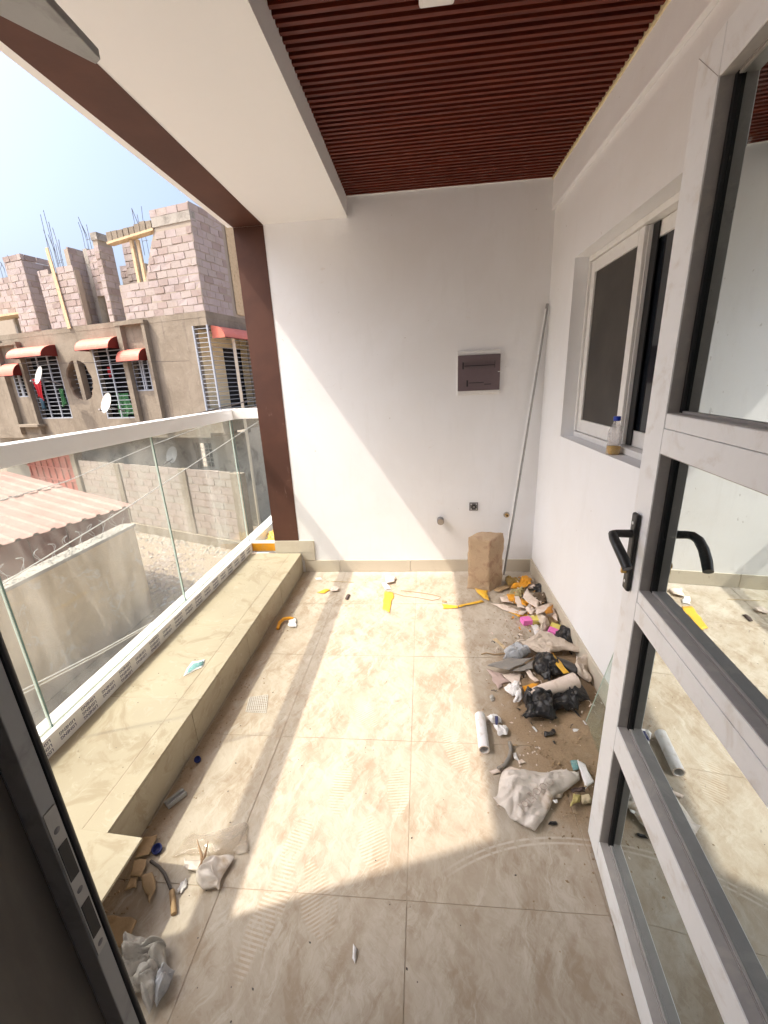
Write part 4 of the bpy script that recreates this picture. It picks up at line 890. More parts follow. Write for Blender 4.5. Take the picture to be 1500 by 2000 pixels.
# along the plinth, near left
film = sheet('plastic_sheet', M['film'], Q(D_, [(755, 315), (850, 165), (1340, 15), (1340, 275)], .001), 'crinkled clear plastic film spread on the tiles at the left', 'plastic sheet', .003, .012, .005, 12, 26, 16, seed=69, ragged=.01, thick=.0005)
sheet('plastic_bag', M['bagclear'], Q(D_, [(870, 330), (1240, 300), (1130, 590), (1000, 595)], .002), 'rounded milky plastic bag end lying in the sun at the left', 'bag', .008, .03, .007, 11, 20, 18, seed=70, thick=.0006)
dl = MB().tube([D_(950, 158, .035), D_(990, 290, .045), D_(985, 440, .02)], [.001, .005, .001], 5).tube([D_(1040, 170, .04), D_(1015, 290, .05), D_(960, 385, .03)], [.001, .005, .001], 5).build('dry_leaf', mat('reed_leaf', (.34, .22, .13), .7, .2, 20)); tag(dl, 'two thin brown dry blades lying on the clear plastic film', 'leaf')
sheet('cardboard_strip', M['kraft'], Q(D_, [(515, 165), (640, 150), (580, 305), (465, 335)], .004), 'brown cardboard strip leaning at the plinth corner next to the blue ring', 'cardboard', .008, .006, .003, 8, curl=.004, seed=72)
sheet('cardboard_strip', M['kraft'], Q(D_, [(462, 340), (562, 325), (515, 470), (425, 470)], .006), 'brown cardboard strip, the middle one of three by the plinth', 'cardboard', .008, .004, .003, 8, seed=73)
sheet('cardboard_strip', M['kraft'], Q(D_, [(430, 470), (495, 465), (480, 550), (388, 572)], .004), 'short brown cardboard end with a red stain by the plinth', 'cardboard', .006, .004, .003, 8, seed=74)
sheet('cardboard_strip', M['kraft'], Q(D_, [(497, 470), (600, 442), (622, 600), (588, 695)], .004), 'brown cardboard flap pointing towards the viewer', 'cardboard', .008, .01, .003, 8, curl=.01, seed=75)
def cap_ring(p, r, label, tilt):
    t = MB().lathe([(r, 0), (r*1.05, .012), (r*.95, .014), (r*.8, .013), (r*.78, .004), (0, .004)], 20).build('blue_cap', M['blue']); t.location = p; t.rotation_euler = (tilt, .2, 0); return tag(t, label, 'cap')
cap_ring(D_(638, 240, .006), .016, 'round blue plastic cap next to the cardboard strips', .35)
cap_ring(F_(935, 687, .006), .013, 'round blue plastic cap in the shadow at the foot of the plinth', .5)
cb = MB().tube([D_(585, 330, .006), D_(650, 375, .007), D_(695, 430, .007), D_(725, 500, .006), D_(745, 555, .007)], .005, 8).build('cable_piece', M['cable']); tag(cb, 'bent brown piece of cable on the floor by the plinth', 'cable')
MB().tube([D_(752, 565, .010), D_(762, 660, .009), D_(768, 750, .008)], .0085, 8).build('sleeve', M['kraft'], cb)
crumple('paper_ball', M['whitepaper'], D_(838, 540, 0), (.013, .022), 'small white paper blob at the edge of the sunlight, left', 'paper', 15, .7)
sheet('tile_offcut', M['kraft'], Q(D_, [(250, 775), (495, 800), (370, 1035), (120, 1000)], .002), 'square brown card lying flat by the left door post', 'card', .004, 0, .001, 6, seed=76, thick=.006)
sheet('rag', M['cloth'], Q(D_, [(380, 1060), (640, 960), (760, 1180), (420, 1330)], .004), 'crumpled grey cloth rag by the door post', 'rag', .012, .06, .016, 11, 26, 22, seed=77)
sheet('rag', M['bag_silver'], Q(D_, [(690, 1210), (800, 1230), (650, 1480), (590, 1400)], .004), 'blue grey plastic tail sticking out of the crumpled cloth', 'plastic scrap', .012, .03, .010, 12, 14, 14, seed=78)
sheet('rag', M['cloth'], Q(D_, [(400, 1280), (690, 1180), (640, 1480), (600, 1600)], .004), 'lower part of the crumpled grey cloth near the viewer', 'rag', .010, .04, .014, 12, 20, 18, seed=79)
pa = MB(); pr = [F_(785, 905, .004), F_(872, 838, .004)]; dv = (pr[1]-pr[0]).normalized(); sd = Vector((-dv.y, dv.x, 0))
pts = [(-.022, 0), (.022, 0), (.022, .004), (.010, .004), (.008, .014), (.002, .014), (.0, .004), (-.018, .004), (-.018, .018), (-.022, .018)]
n = len(pts); vs = [p+sd*a+Vector((0, 0, b)) for p in pr for a, b in pts]
pa.add(vs, [tuple(range(n)), tuple(range(n, 2*n))[::-1]]+[(i, (i+1) % n, n+(i+1) % n, n+i) for i in range(n)])
tag(pa.build('profile_offcut', M['alu_dull']), 'short grooved aluminium profile offcut leaning at the foot of the plinth', 'metal offcut')
mn = MB()
m0, m1, m2, m3 = fl(487, 1362, .003), fl(523, 1357, .003), fl(519, 1392, .003), fl(480, 1390, .003)
for i in range(11):
    u = i/10; a, b = m0.lerp(m1, u), m3.lerp(m2, u); mn.tube([a, b], .0011, 4, False)
    a, b = m0.lerp(m3, u), m1.lerp(m2, u); mn.tube([a, b], .0011, 4, False)
tag(mn.build('mesh_scrap', M['pvcwhite']), 'scrap of white plastic mesh at the shadow edge beside the plinth', 'mesh')
stk = sheet('sticker', M['whitepaper'], [F_(865, 290, .1825), F_(905, 226, .1825), F_(972, 212, .1825), F_(955, 250, .1825)], 'white and teal striped sticker lying on the plinth tiles', 'sticker', 0, 0, .0005, 10, seed=80, thick=.0005)
for k in range(3):
    sheet('stripe', M['teal'], [F_(875+k*9, 284-k*6, .1850), F_(912+k*8, 232+k*6, .1850), F_(965-k*2, 219+k*7, .1850), F_(963-k*2, 224+k*7, .1850)], None, None, 0, 0, .0003, 10, 8, 2, seed=81, thick=.0003, parent=stk)
sheet('yellow_bag', M['yellow'], [Vector((-1.48, 3.45, .20)), Vector((-1.30, 3.42, .20)), Vector((-1.29, 3.62, .2)), Vector((-1.47, 3.66, .2))], 'crumpled yellow plastic seen through the end glass pane', 'bag', -.02, .05, .014, 12, seed=82)
crumple('cloth_bundle', M['whitepaper'], Vector((-1.36, 4.15, .02)), (.05, .05), 'white cloth bundle beyond the end glass pane', 'cloth', 21, 2.0)
S(MB().box(-1.498, -1.278, 3.302, 4.5, -.02, .02).build('ledge', M['concrete']))

# ------------------------------------------------------------------ unfinished building across the lane
BU = Vector((-.9724, .2334, 0)); BR = math.atan2(BU.y, BU.x)
bld = empty('unfinished_building', (-5.72, 11.67, 0), BR, 'unfinished two storey block building with raw upper walls and coral awnings', 'building')
rb = random.Random(3)
def brick_meshes(name, lx, ly, lz, mats, n=3):
    out = []
    for m in mats:
        for k in range(n):
            mb = MB().box(-lx/2, lx/2, -ly, 0, -lz/2, lz/2)
            vs = []
            for v in mb.v:
                j = lambda s: rb.uniform(-s, s)
                vs.append((v[0]+j(.010), v[1]+(j(.006) if v[1] > -.001 else 0), v[2]+j(.008)))
            mb.v = vs; me = mb.mesh(name); me.materials.append(m); out.append(me)
    return out
BM = brick_meshes('brick', .325, .06, .158, [M['brickA'], M['brickA'], M['brickB'], M['brickC']])
FM = brick_meshes('brick', .432, .06, .194, [M['fblock'], M['fblock'], mat('fence_block_b', (.345, .305, .265), .95, .16, 1.6, .5, dark=(.3, .24, .19))])
def lay(parent, frame, z0, z1, spans, pitch=.343, course=.178, meshes=BM, w=None, skip=None, name='brick', base=.325, ragged=False):
    """lay bricks in the plane given by frame(u, z)->(location, rotation); spans(z) lists the stretches of each course"""
    z = z0+course/2; r = 0
    while z < z1-.02:
        last = z+course >= z1-.02
        for (a, b) in spans(z):
            u = a-(pitch/2 if r % 2 else 0)
            while u < b-.02:
                s, e = max(u, a)+.009, min(u+pitch, b)-.009
                if e-s > .07 and not (last and ragged and rb.random() < .22):
                    loc, rot = frame((s+e)/2, z+rb.uniform(-.004, .004))
                    inst(name, rb.choice(meshes), parent, loc, (rot[0]+rb.uniform(-.01, .01), rot[1]+rb.uniform(-.008, .008), rot[2]), ((e-s)/base, 1, rb.uniform(.95, 1.02)))
                u += pitch
        z += course; r += 1
FRONT = lambda y: (lambda u, z: ((u, y+rb.uniform(.004, .016), z), (0, 0, 0)))
def SIDE(x): return lambda v, z: ((x-rb.uniform(.004, .016), v, z), (0, 0, R_(90)))
def holes(mb, u0, u1, z0, z1, hs, emit):
    us = sorted({u0, u1, *[max(u0, min(u1, h[0])) for h in hs], *[max(u0, min(u1, h[1])) for h in hs]})
    for a, b in zip(us, us[1:]):
        zz = z0
        for h in sorted([h for h in hs if h[0] <= a+1e-6 and h[1] >= b-1e-6], key=lambda h: h[2]):
            if h[2] > zz+1e-4: emit(mb, a, b, zz, h[2])
            zz = h[3]
        if zz < z1-1e-4: emit(mb, a, b, zz, z1)
OV = [(4.68, 5.14, 1.40, 2.60), (5.30, 5.76, 1.40, 2.60)]
W3, W2, W1, W0 = (2.30, 2.96, 1.59, 2.60), (3.22, 4.42, .80, 2.95), (5.97, 7.50, .84, 2.95), (7.68, 8.30, 1.58, 2.45)
mb = MB(); holes(mb, .515, 12, .33, 3.40, [W3, W2, W1, W0]+OV, lambda m, a, b, c, d: m.box(a, b, -.2, 0, c, d))
mb.box(.0, .515, -.2, 0, .33, .95).box(0, .515, -.2, 0, 3.21, 3.40)
fw = mb.build('facade_wall', M['render'], bld)
mb = MB(); mb.box(0, .2, -1.9, -.2005, .33, .95).box(0, .2, -7, -.2005, 3.21, 3.40).box(0, .2, -7, -1.9, .33, 3.21)
sw = mb.build('side_wall', M['render'], bld)
MB().box(-.004, 12, -7, .004, 3.401, 3.545).build('floor_band', M['render'], bld)
MB().box(.48, 12, -1.2, .02, .20, .329).build('floor_slab', M['render'], bld)
# recessed ground storey
lw = MB(); holes(lw, .0, 12, GZ, .20, [(1.42, 2.10, -.95, -.12)], lambda m, a, b, c, d: m.box(a, b, -1.25, -1.0, c, d)); lw.box(0, .2, -8, -1.2505, GZ, .32)
lw.build('ground_storey_wall', M['concrete'], bld)
MB().box(1.40, 2.12, -1.5, -1.45, -1, -.1).build('dark_opening', M['dark'], bld)
gb = MB()
for i in range(5): gb.box(1.42+i*.165, 1.435+i*.165, -1.06, -1.045, -.95, -.12)
for z in (-.75, -.62, -.42, -.3): gb.box(1.42, 2.10, -1.0445, -1.035, z, z+.014)
gb.build('window_grille', M['dish'], bld)
# windows with bar grilles
def grille(u0, u1, z0, z1, n, posts, y=-.02, m=None):
    g = MB(); 
    for i in range(n):
        z = z0+.03+(z1-z0-.06)*i/(n-1); g.box(u0, u1, y-.008, y+.008, z-.009, z+.009)
    o = g.build('window_grille', m or M['grille'], bld)
    f = MB()
    for p in posts: f.box(p-.02, p+.02, y-.018, y+.018, z0, z1)
    f.box(u0, u1, y-.017, y+.017, z0, z0+.03)
    f.build('grille_post', m or M['grille'], o); return o
for (w, n, posts) in [(W1, 17, (5.99, 6.45, 6.95, 7.48)), (W2, 17, (3.24, 3.80, 4.40)), (W3, 9, (2.32, 2.55, 2.63, 2.94)), (W0, 8, (7.70, 8.0, 8.06, 8.28))]:
    grille(w[0], w[1], w[2], w[3], n, posts)
    pass
MB().box(1.9, 12, -.95, -.90, .33, 3.4).box(1.9, 12, -.9, -.2005, .331, .40).box(1.85, 1.9, -.95, -.2005, .33, 3.4).build('dark_room', M['dark'], bld)
for i, (u0, u1, z0, z1) in enumerate(OV):
    jag = lambda s: rb.uniform(-s, s)
    n = 18; cx = u0 if i == 1 else u1; sgn = 1 if i == 1 else -1; zc = (z0+z1)/2; a = u1-u0; b = (z1-z0)/2
    arc = [(cx+sgn*(a*math.cos(t)+jag(.035)), zc+b*math.sin(t)+jag(.03)) for t in [math.pi/2-math.pi*k/n for k in range(n+1)]]
    xo = cx+sgn*a; half = n//2; f = MB()
    for k in range(n):
        p, q = arc[k], arc[k+1]
        f.prism([p, (xo, p[1]), (xo, q[1]), q] if sgn > 0 else [p, q, (xo, q[1]), (xo, p[1])], 'y', -.2, -.001)
    f.build('oval_surround', M['render'], bld)
    MB().box(u0-.03, u1+.03, -.35, -.30, z0, z1).build('oval_back', M['dark'], bld)
    r = MB()
    for k in range(n):   # broken brown lining
        p, q = arc[k], arc[k+1]
        r.hull8([(p[0], -.001, p[1]), (p[0], -.28, p[1]), (p[0]-sgn*.07-jag(.03), -.28, p[1]), (p[0]-sgn*.05-jag(.02), -.03, p[1])],
                [(q[0], -.001, q[1]), (q[0], -.28, q[1]), (q[0]-sgn*.07-jag(.03), -.28, q[1]), (q[0]-sgn*.05-jag(.02), -.03, q[1])])
    r.build('broken_lining', mat('broken_edge', (.17, .12, .085), .95, .3, 9, .8), bld)
    g = MB()
    for k in range(8): g.box(u0, u1, -.21, -.20, z0+.12+k*.13, z0+.135+k*.13)
    g.build('oval_bars', M['grille'], bld)
# corner balcony closed with bars
cg = MB()
for i in range(19):
    z = 1.0+i*.118; cg.box(.0, .50, -.03, -.014, z, z+.016); cg.box(.015, .031, -1.88, -.02, z, z+.016)
cg = cg.build('corner_grille', M['grille'], bld)
MB().box(.0, .045, -.045, 0, .951, 3.209).box(.47, .515, -.045, .004, .951, 3.209).box(.005, .04, -1.02, -.985, .951, 3.209).box(.005, .04, -1.10, -1.07, .951, 3.209).build('grille_post', M['grille'], cg)
cb_ = MB().box(.5, 2.0, -2.4, -.21, .5, .94).box(.80, .85, -2.4, -.205, .94, 3.2).box(.2, .85, -2.45, -2.4, .94, 3.2)
cb_.build('inner_balcony_wall', M['cream'], bld)
MB().box(.25, .55, -2.395, -2.38, .95, 2.75).box(.79, .7995, -2.35, -1.5, .95, 2.75).build('dark_doorway', M['dark'], bld)
# concrete frames standing proud round the small windows
def niche(u0, u1, z1, w):
    m = MB().box(u0, u0+w, .0005, .15, .33, z1).box(u1-w*1.6, u1, .0005, .15, .33, z1).box(u0-.02, u1+.02, .0005, .17, z1+.0005, z1+.085)
    m.build('window_surround', M['render'], bld)
niche(2.02, 3.10, 3.40, .11); niche(7.45, 8.66, 3.20, .12)
MB().box(8.35, 9.6, .0005, .34, 3.30, 3.38).build('ledge', M['render'], bld)
MB().box(7.3, 8.4, .0005, .3, .60, .68).build('window_ledge', M['render'], bld)
# barrel awnings
def awning(u0, u1, zt, zb, d, tilt=0, side=False):
    n = 9; prof = [(0.002, zb+.02)]+[(d*math.sin(t), zb+(zt-zb)*math.cos(t)) for t in [math.pi/2*k/n for k in range(n+1)]]
    prof = [(0.002, zt)]+[(d*math.sin(t)+.002, zb+(zt-zb)*math.cos(t)) for t in [math.pi/2*k/n for k in range(1, n+1)]]
    b = MB(); i0 = [(p[0]-.008 if k else p[0], p[1]-.008) for k, p in enumerate(prof)]
    for k in range(n):
        p, q, pi, qi = prof[k], prof[k+1], i0[k], i0[k+1]
        if not side: b.hull8([(u0, p[0], p[1]), (u0, q[0], q[1]), (u0, qi[0], qi[1]), (u0, pi[0], pi[1])], [(u1, p[0], p[1]), (u1, q[0], q[1]), (u1, qi[0], qi[1]), (u1, pi[0], pi[1])])
        else: b.hull8([(-p[0], u0, p[1]), (-q[0], u0, q[1]), (-qi[0], u0, qi[1]), (-pi[0], u0, pi[1])], [(-p[0], u1, p[1]), (-q[0], u1, q[1]), (-qi[0], u1, qi[1]), (-pi[0], u1, pi[1])])
    o = b.build('awning', M['awning'], bld)
    poly = prof+[(0.002, zb)]
    for e in (u0+.003, u1-.003):
        c = MB()
        if not side: c.prism(poly, 'x', e-.002, e+.002)
        else: c.prism([(-p[0], p[1]) for p in poly], 'y', e-.002, e+.002)
        c.build('side_panel', M['awning_shaded'] if not side else M['awning'], o)  # front awnings' ends take the shade-darkened red
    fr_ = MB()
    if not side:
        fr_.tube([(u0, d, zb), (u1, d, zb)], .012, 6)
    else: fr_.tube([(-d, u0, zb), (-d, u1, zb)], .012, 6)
    fr_.build('edge_rod', M['awning_shaded'], o)
awning(5.90, 7.50, 3.10, 2.76, .52); awning(3.17, 4.50, 3.15, 2.81, .46); awning(2.26, 3.12, 2.77, 2.43, .34); awning(7.56, 8.30, 2.66, 2.26, .42)
awning(-2.3, -.13, 3.20, 2.88, .42, 0, True)
# raw block walls of the unfinished storey
def bwall(boxes): 
    m = MB()
    for b in boxes: m.box(*b)
    return m.build('brick_wall', M['mortar'], bld)
Z0 = 3.5455
tw_ = bwall([(.0, 2.78, -.17, 0, Z0, 4.44)])
t2 = MB(); t2.prism([(.0, 4.4405), (1.80, 4.4405), (1.62, 4.8), (1.42, 5.2), (1.16, 5.62), (0, 5.62)], 'y', -.17, 0); t2 = t2.build('brick_wall', M['mortar'], bld)
lay(tw_, FRONT(0), Z0, 4.45, lambda z: [(0.0, 2.78)])
lay(t2, FRONT(0), 4.445, 5.60, lambda z: [(0.0, 1.80-(z-4.44)*.55)])
MB().box(-.015, 1.22, -.18, .018, 5.6205, 5.835).build('lintel_band', M['concrete'], bld)
tt = bwall([(-.0, 1.25, -.17, 0, 5.8355, 6.01)]); lay(tt, FRONT(0), 5.836, 6.015, lambda z: [(0, 1.25)])
ts = bwall([(.0005, .17, -6.5, -.1705, Z0, 6.0)]); lay(ts, SIDE(0), Z0, 6.02, lambda z: [(-1.2, 0)]); lay(ts, SIDE(0), Z0, 6.02, lambda z: [(-2.6, -1.75)])
MB().box(-.035, -.018, -1.72, -1.33, 3.62, 5.95).build('plank', M['wood'], bld, .004)
MB().hull8([(-.05, -1.44, 4.62), (-.02, -1.44, 4.60), (-.02, -1.44, 4.66), (-.05, -1.44, 4.68)], [(-.05, -1.70, 4.86), (-.02, -1.70, 4.84), (-.02, -1.70, 4.90), (-.05, -1.70, 4.92)]).build('plank', M['wood'], bld)
# shuttered lintel over the opening
for k in range(8):
    a = 1.245+k*.2; MB().box(a, a+.178+rb.uniform(-.01, .01), -.02, .025, 5.565+rb.uniform(-.01, .01)-.006*k, 5.80-.010*k+rb.uniform(-.03, .02)).build('formwork_board', M['render'], bld, .006)
MB().box(1.21, 2.86, -.19, -.021, 5.56, 5.72).build('lintel', M['concrete'], bld)
MB().hull8([(1.2, -.17, 5.555), (1.2, .04, 5.555), (1.2, .04, 5.61), (1.2, -.17, 5.61)], [(2.86, -.17, 5.45), (2.86, .04, 5.45), (2.86, .04, 5.505), (2.86, -.17, 5.505)]).build('formwork_beam', M['wood'], bld)
for (a, y, s) in [(2.10, -.10, .0), (1.93, -.15, 0)]:
    MB().hull8([(a-.05, y, 4.4455), (a+.04, y, 4.4455), (a+.04, y+.06, 4.4455), (a-.05, y+.06, 4.4455)], [(a-.05, y, 5.47), (a+.04, y, 5.47), (a+.04, y+.06, 5.47), (a-.05, y+.06, 5.47)]).build('prop', M['wood'], bld)
# inner walls seen through the opening
iw = bwall([(3.15, 4.2, -1.6, -1.45, Z0, 5.35), (3.0, 3.5, -1.2, -1.05, Z0, 6.0)]); lay(iw, FRONT(-1.45), Z0+.6, 5.35, lambda z: [(3.5, 4.2)]); lay(iw, FRONT(-1.05), Z0+.9, 6.0, lambda z: [(3.0, 3.5)])
# pier beside the opening
pc = bwall([(3.22, 3.40, -.44, 0, Z0, 5.62)]); lay(pc, SIDE(3.22), Z0, 5.6, lambda z: [(-.44, -.002)]); lay(pc, FRONT(0), Z0, 5.6, lambda z: [(3.22, 3.40)])
MB().box(3.19, 3.42, -.3, .018, 5.6205, 5.80).build('pier_cap', M['concrete'], bld)
# set-back wall with a dark opening
sb = bwall([(3.45, 4.28, -.66, -.50, 4.38, 5.60)]); lay(sb, FRONT(-.50), 4.38, 5.60, lambda z: [(3.45, 4.28)])
MB().box(4.2805, 4.43, -.68, -.49, Z0, 5.66).build('concrete_column', M['concrete'], bld)
MB().box(3.0, 5.9, -3.0, -2.9, Z0, 5.2).build('back_wall', M['brickC'], bld)
pw = bwall([(4.62, 4.78, -1.4, -.17, Z0, 5.62)]); lay(pw, SIDE(4.62), Z0, 5.66, lambda z: [(-.95, -.17)], ragged=True)
# front panels and box pier further left
pb2 = bwall([(4.34, 5.84, -.16, 0, Z0, 5.02)]); lay(pb2, FRONT(0), Z0, 5.22, lambda z: [(4.36, 5.84)], ragged=True)
MB().hull8([(4.98, .020, 3.50), (5.12, .020, 3.50), (5.12, .050, 3.50), (4.98, .050, 3.50)], [(5.10, .020, 5.66), (5.22, .020, 5.66), (5.22, .050, 5.66), (5.10, .050, 5.66)]).build('plank', M['wood'], bld, .003)
pa2 = bwall([(6.36, 7.16, -.95, 0, Z0, 5.50)]); lay(pa2, FRONT(0), Z0, 5.66, lambda z: [(6.36, 7.16)], ragged=True); lay(pa2, SIDE(6.36), Z0, 5.66, lambda z: [(-.95, -.002)], skip=1)
fl_ = bwall([(7.165, 9.6, -.55, -.40, 4.22, 5.12)]); lay(fl_, FRONT(-.40), 4.22, 5.30, lambda z: [(7.17, 9.4)], ragged=True)
MB().box(7.165, 9.6, -.56, -.05, 4.10, 4.16).build('shutter_board', M['wood'], bld); MB().box(8.02, 8.12, -.5, -.4, Z0, 4.09).build('prop', M['concrete'], bld)
bk = bwall([(5.0, 12, -1.7, -1.55, Z0, 5.0)]); lay(bk, FRONT(-1.55), Z0, 5.0, lambda z: [(7.0, 9.8)], ragged=True)
# starter bars
def rebar(u, y, z0, z1, n, sp, lean):
    m = MB()
    for i in range(n):
        a = u+(i % 2)*sp+rb.uniform(-.02, .02); b = y-(i//2)*sp
        m.tube([(a, b, z0), (a+rb.uniform(-.02, .02), b, (z0+z1)/2), (a+rb.uniform(-.09, .09), b+rb.uniform(-.05, .05), z1+rb.uniform(-.28, .1))], .009, 4, False)
    m.box(u-.02, u+sp+.02, y-sp-.01, y-sp+.0, z0+.35, z0+.362)
    m.build('rebar', M['steel'], bld)
rebar(5.15, -.14, 5.0, 6.55, 4, .16, -.0); rebar(5.55, -.5, 5.2, 6.25, 4, .16, 0); rebar(4.30, -.58, 5.6, 6.55, 4, .12, .0); rebar(2.2, -.55, 5.3, 6.55, 4, .18, 0); rebar(8.0, -.5, 5.2, 5.95, 3, .15, 0)
# pipe down the corner of the building
MB().tube([(-.30, -.62, 3.0), (-.30, -.62, .9), (-.30, -.62, GZ)], .045, 10).build('drain_pipe', M['pipe'], bld)
# things hung on it
def BL(u, y, z): return bld.matrix_basis @ Vector((u, y, z)) if False else Vector((-5.72, 11.67, 0))+BU*u+Vector((-BU.y, BU.x, 0))*y+Vector((0, 0, z))
def dish(u, y, z, r, yaw, label, group='satellite dishes on the building'):
    d = empty('satellite_dish', BL(u, y, z), BR, label, 'satellite dish', group)
    n = 7; prof = [(r*k/n, .22*r*(k/n)**2) for k in range(n+1)]
    b = MB().lathe(prof, 24).lathe([(a, h-.008) for a, h in prof], 24).build('reflector', M['dish'], d)
    b.rotation_euler = (R_(-68), 0, yaw); b.scale = (.9, 1.05, 1)
    MB().tube([(0, -.02, -.1), (0, -y+.0, -.25)], .018, 6).tube([(0, .02, -r*.95), (0, .28, -r*.6)], .010, 6).build('arm', M['nutgrey'], d)
    MB().tube([(0, .27, -r*.62), (0, .33, -r*.5)], .028, 8).build('receiver', M['nutgrey'], d)
dish(6.10, .55, 2.18, .27, -.25, 'white satellite dish in front of the barred window with the red cloth')
dish(3.62, .50, 1.28, .29, -.2, 'white satellite dish below the barred window with the green cloth')
dish(2.62, -.55, -.45, .27, -.1, 'pale satellite dish low on the ground storey wall behind the glass joint')
def cloth(u, y, z, w, h, m, label, name='cloth', s=0):
    mbx = MB(); n = 12; vs = []
    for i in range(n+1):
        for j in range(n+1):
            a, b = i/n, j/n
            vs.append((u+(a-.5)*w*(1-.25*b+.2*math.sin(5*b+s)), y+.03*math.sin(a*14+s)*(.4+b), z-b*h*(1+.12*math.sin(a*5+s))))
    mbx.add(vs, [(i*(n+1)+j, (i+1)*(n+1)+j, (i+1)*(n+1)+j+1, i*(n+1)+j+1) for i in range(n) for j in range(n)], True)
    o = mbx.build(name, m); o.location = (-5.72, 11.67, 0); o.rotation_euler = (0, 0, BR); return tag(o, label, 'cloth')
cloth(7.10, .05, 2.13, .34, .62, M['red'], 'red cloth hanging on the bars of the left window', s=1)
cloth(7.12, .05, 1.50, .22, .34, M['bluecloth'], 'dark blue cloth hanging under the red one', s=2)
cloth(6.12, .04, 1.78, .22, .52, M['green'], 'green and white cloth tied to the bars of the left window', s=3)
cloth(3.72, -.10, 1.55, .62, .72, M['green'], 'dark green cloth behind the bars of the right window', s=4)
cloth(4.05, -.14, 2.35, .14, .28, M['red'], 'small red cloth high behind the bars of the right window', s=5)

# ------------------------------------------------------------------ block fence, gate, hut, boundary wall
FD = Vector((-.9262, .3773, 0)); FRZ = math.atan2(FD.y, FD.x)
fen = empty('block_fence', (-5.2, 10.6, 0), FRZ, 'pinkish concrete block fence wall in front of the building', 'fence')
fb = MB().box(0, 7.4, -.15, 0, GZ, -.66).build('core', mat('pale_mortar', (.33, .27, .215), .95, .15, 3, .3, dark=(.25, .2, .155)), fen)
MB().box(-.1, 7.4, -.01, .10, GZ, -2.62).build('footing', M['render'], fen)
FLAT = lambda u, z: ((u, .008, z), (0, 0, 0))
lay(fb, FLAT, -2.62, -.66, lambda z: [(.02, 1.78), (2.14, 5.0)], pitch=.445, course=.224, meshes=FM, base=.425)
lay(fb, FLAT, -2.62, -.66, lambda z: [(5.3, 7.38)], pitch=.445, course=.224, meshes=FM, base=.425)
for a, b in ((-.38, .0), (1.80, 2.12), (5.02, 5.28)): MB().box(a, b, -.16, .045, GZ, -.63).build('pilaster', M['render'], fen, .01)
gt = empty('metal_gate', Vector((-5.2, 10.6, 0))+FD*7.75, FRZ, 'red painted sheet metal gate left of the block fence', 'gate')
MB().box(0, 3.4, -.06, -.04, GZ+.05, -.45).build('sheet', M['gate'], gt)
gm = MB()
for k in range(8): gm.box(.02+k*.46, .08+k*.46, -.039, .0, GZ+.05, -.45)
for z in (-2.6, -1.9, -1.45, -1.0, -.55): gm.box(0, 3.4, -.038, -.004, z, z+.06)
gm.build('gate_frame', M['gate'], gt)
gp = MB().box(-.32, -.02, -.2, .08, GZ, -.35).build('gate_post', M['render'], gt, .01)
hut = empty('tin_roof_hut', (-6.10, 7.84, 0), math.atan2(.301, -.954), 'low hut with faded red corrugated metal roof behind the plastered wall', 'hut')
def roofsheet(x0, x1, y0, y1, lift):
    m = MB(); per = .27; prof = []
    y = y0
    while y < y1:
        for dy, dz in ((0, 0), (.155, 0), (.185, .035), (.24, .035)): prof.append((y+dy, dz))
        y += per
    zf = lambda x: -.70+.122*x+lift
    vs = []
    for x in (x0, x1): vs += [(x, p[0], zf(x)+p[1]) for p in prof]
    n = len(prof); m.add(vs, [(k, k+1, n+k+1, n+k) for k in range(n-1)])
    o = m.build('roof_sheet', M['roof'], hut); s = o.modifiers.new('thick', 'SOLIDIFY'); s.thickness = .006; return o
roofsheet(-.02, 2.35, -.02, 6.4, 0); roofsheet(2.2, 4.3, -.02, 6.4, .022)
MB().box(.16, 4.1, .14, 6.2, GZ, -.80).build('hut_wall', M['fascia'], hut)
fc = MB()
for k in range(9): fc.box(.10, .125, .05+k*.62, .65+k*.62, -1.5, -.74)
fc.build('fascia_boards', M['fascia'], hut)
MB().box(.10, 4.1, .05, .075, -1.0, -.74).build('gable_board', M['fascia'], hut)
bw = empty('boundary_wall', (-5.88, 4.2, GZ), 0, 'stained plastered boundary wall with wire coil in front of the hut', 'wall')
MB().box(-.10, .10, -4, 3.15, 0, 1.90).build('wall_body', M['oldrender'], bw, .015)
MB().box(-.17, .13, -4, 3.17, 1.9005, 1.96).build('coping', M['concrete'], bw, .01)
coil = MB(); hp = []
for k in range(420):
    a = k*.36; y = -3.6+k*.0158; rr = .15+.05*math.sin(k*.37)
    hp.append((-.03+rr*math.cos(a)*.6, y+.05*math.sin(k*.9), 2.13+rr*math.sin(a)))
coil.tube(hp, .0028, 4, False); coil.build('razor_coil', M['wirerazor'], bw)
crumbs('rubble', 420, lambda: (-5.9+random.uniform(-.12, .12), random.uniform(2, 7.2), -.94), .008, .04, M['concrete'], 'broken concrete bits on top of the boundary wall')
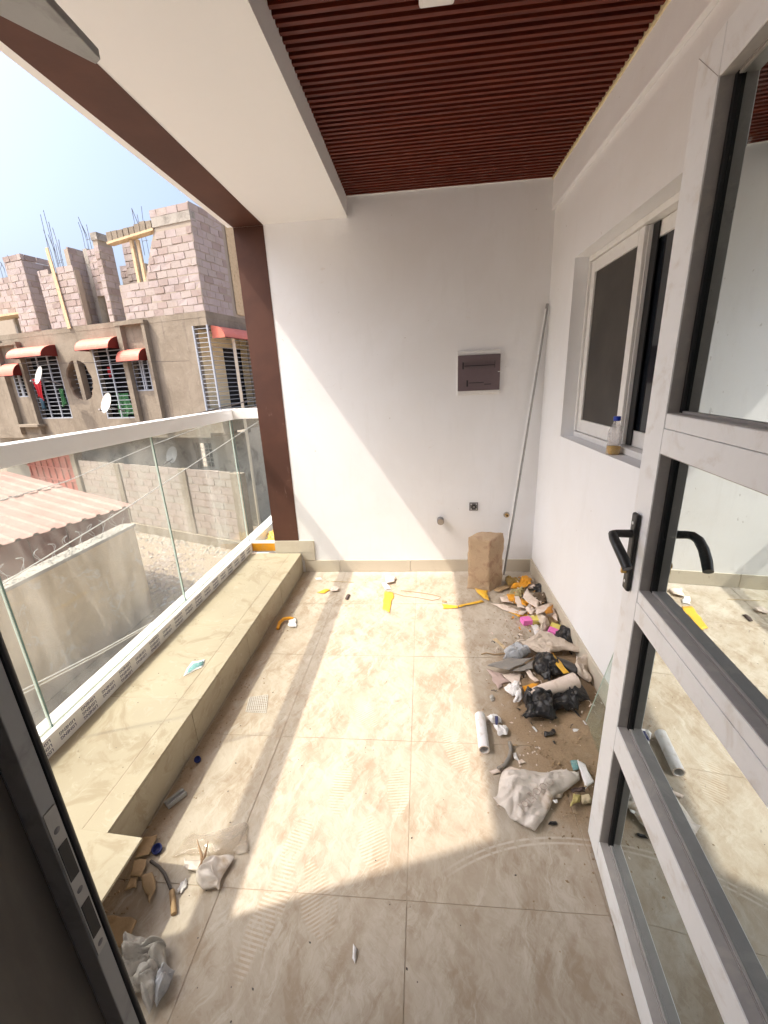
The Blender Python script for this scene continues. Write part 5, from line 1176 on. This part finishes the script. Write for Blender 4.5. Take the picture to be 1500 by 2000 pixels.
def gpt():
    p = fl(random.gauss(325, 26), random.gauss(1110, 36), GZ); return (p.x+random.gauss(0, .25), p.y+random.gauss(0, .4), GZ)
crumbs('rubble', 520, gpt, .02, .07, M['fblock'], 'pale rubble heap on the ground between the hut wall and the fence')
crumbs('rubble', 110, gpt, .02, .06, M['cloth'], 'grey rubbish mixed into the rubble heap on the ground')
def gp2():
    s = random.uniform(-.6, 7); p = Vector((-5.2, 10.6, 0))+FD*s+Vector((-FD.y, FD.x, 0))*random.uniform(.1, .6); return (p.x, p.y, GZ)
crumbs('rubble', 300, gp2, .02, .07, M['concrete'], 'stones and bits along the foot of the block fence')
crumbs('rubble', 900, lambda: (random.uniform(-9, -2.2), random.uniform(2, 12), GZ), .008, .035, M['render'], 'small stones spread over the dirt lane')
# cables
def cable(pts, r, m, label):
    P = [Vector(p) for p in pts]; out = []
    for a, b in zip(P, P[1:]):
        for k in range(8): out.append(a.lerp(b, k/8))
    out.append(P[-1]); tag(MB().tube(out, r, 5, False).build('overhead_cable', m), label, 'cable')
cable([onx(-260, 1290, -3.4), onx(0, 1143, -3.4), onx(250, 990, -3.4), onx(540, 800, -3.4)], .006, M['palecable'], 'pale cable running from the razor wire past the hut roof corner')
cable([onx(-200, 1035, -4.2), onx(130, 940, -4.2), onx(300, 868, -4.2), onx(560, 772, -4.2)], .006, M['palecable'], 'thin pale cable crossing the upper part of the glass panes')
cable([onx(0, 1371, -2.6), onx(190, 1275, -2.6), onx(330, 1198, -2.6), onx(470, 1120, -2.6)], .006, M['palecable'], 'upper one of two parallel pale cables low outside the glass')
cable([onx(0, 1379, -2.6), onx(190, 1280, -2.6), onx(330, 1201, -2.6), onx(470, 1123, -2.6)], .005, M['palecable'], 'lower one of two parallel pale cables low outside the glass')
cable([onx(330, 822, -4.0), onx(420, 799, -4.0), onx(470, 787, -4.0), onx(600, 745, -4.0)], .012, M['cable'], 'dark cable bundle just above the far end of the handrail')
cable([onx(-60, 710, -6.5), onx(150, 709, -6.5), onx(290, 707, -6.5), onx(540, 700, -6.5)], .005, M['cable'], 'thin dark cable stretched level in front of the building')
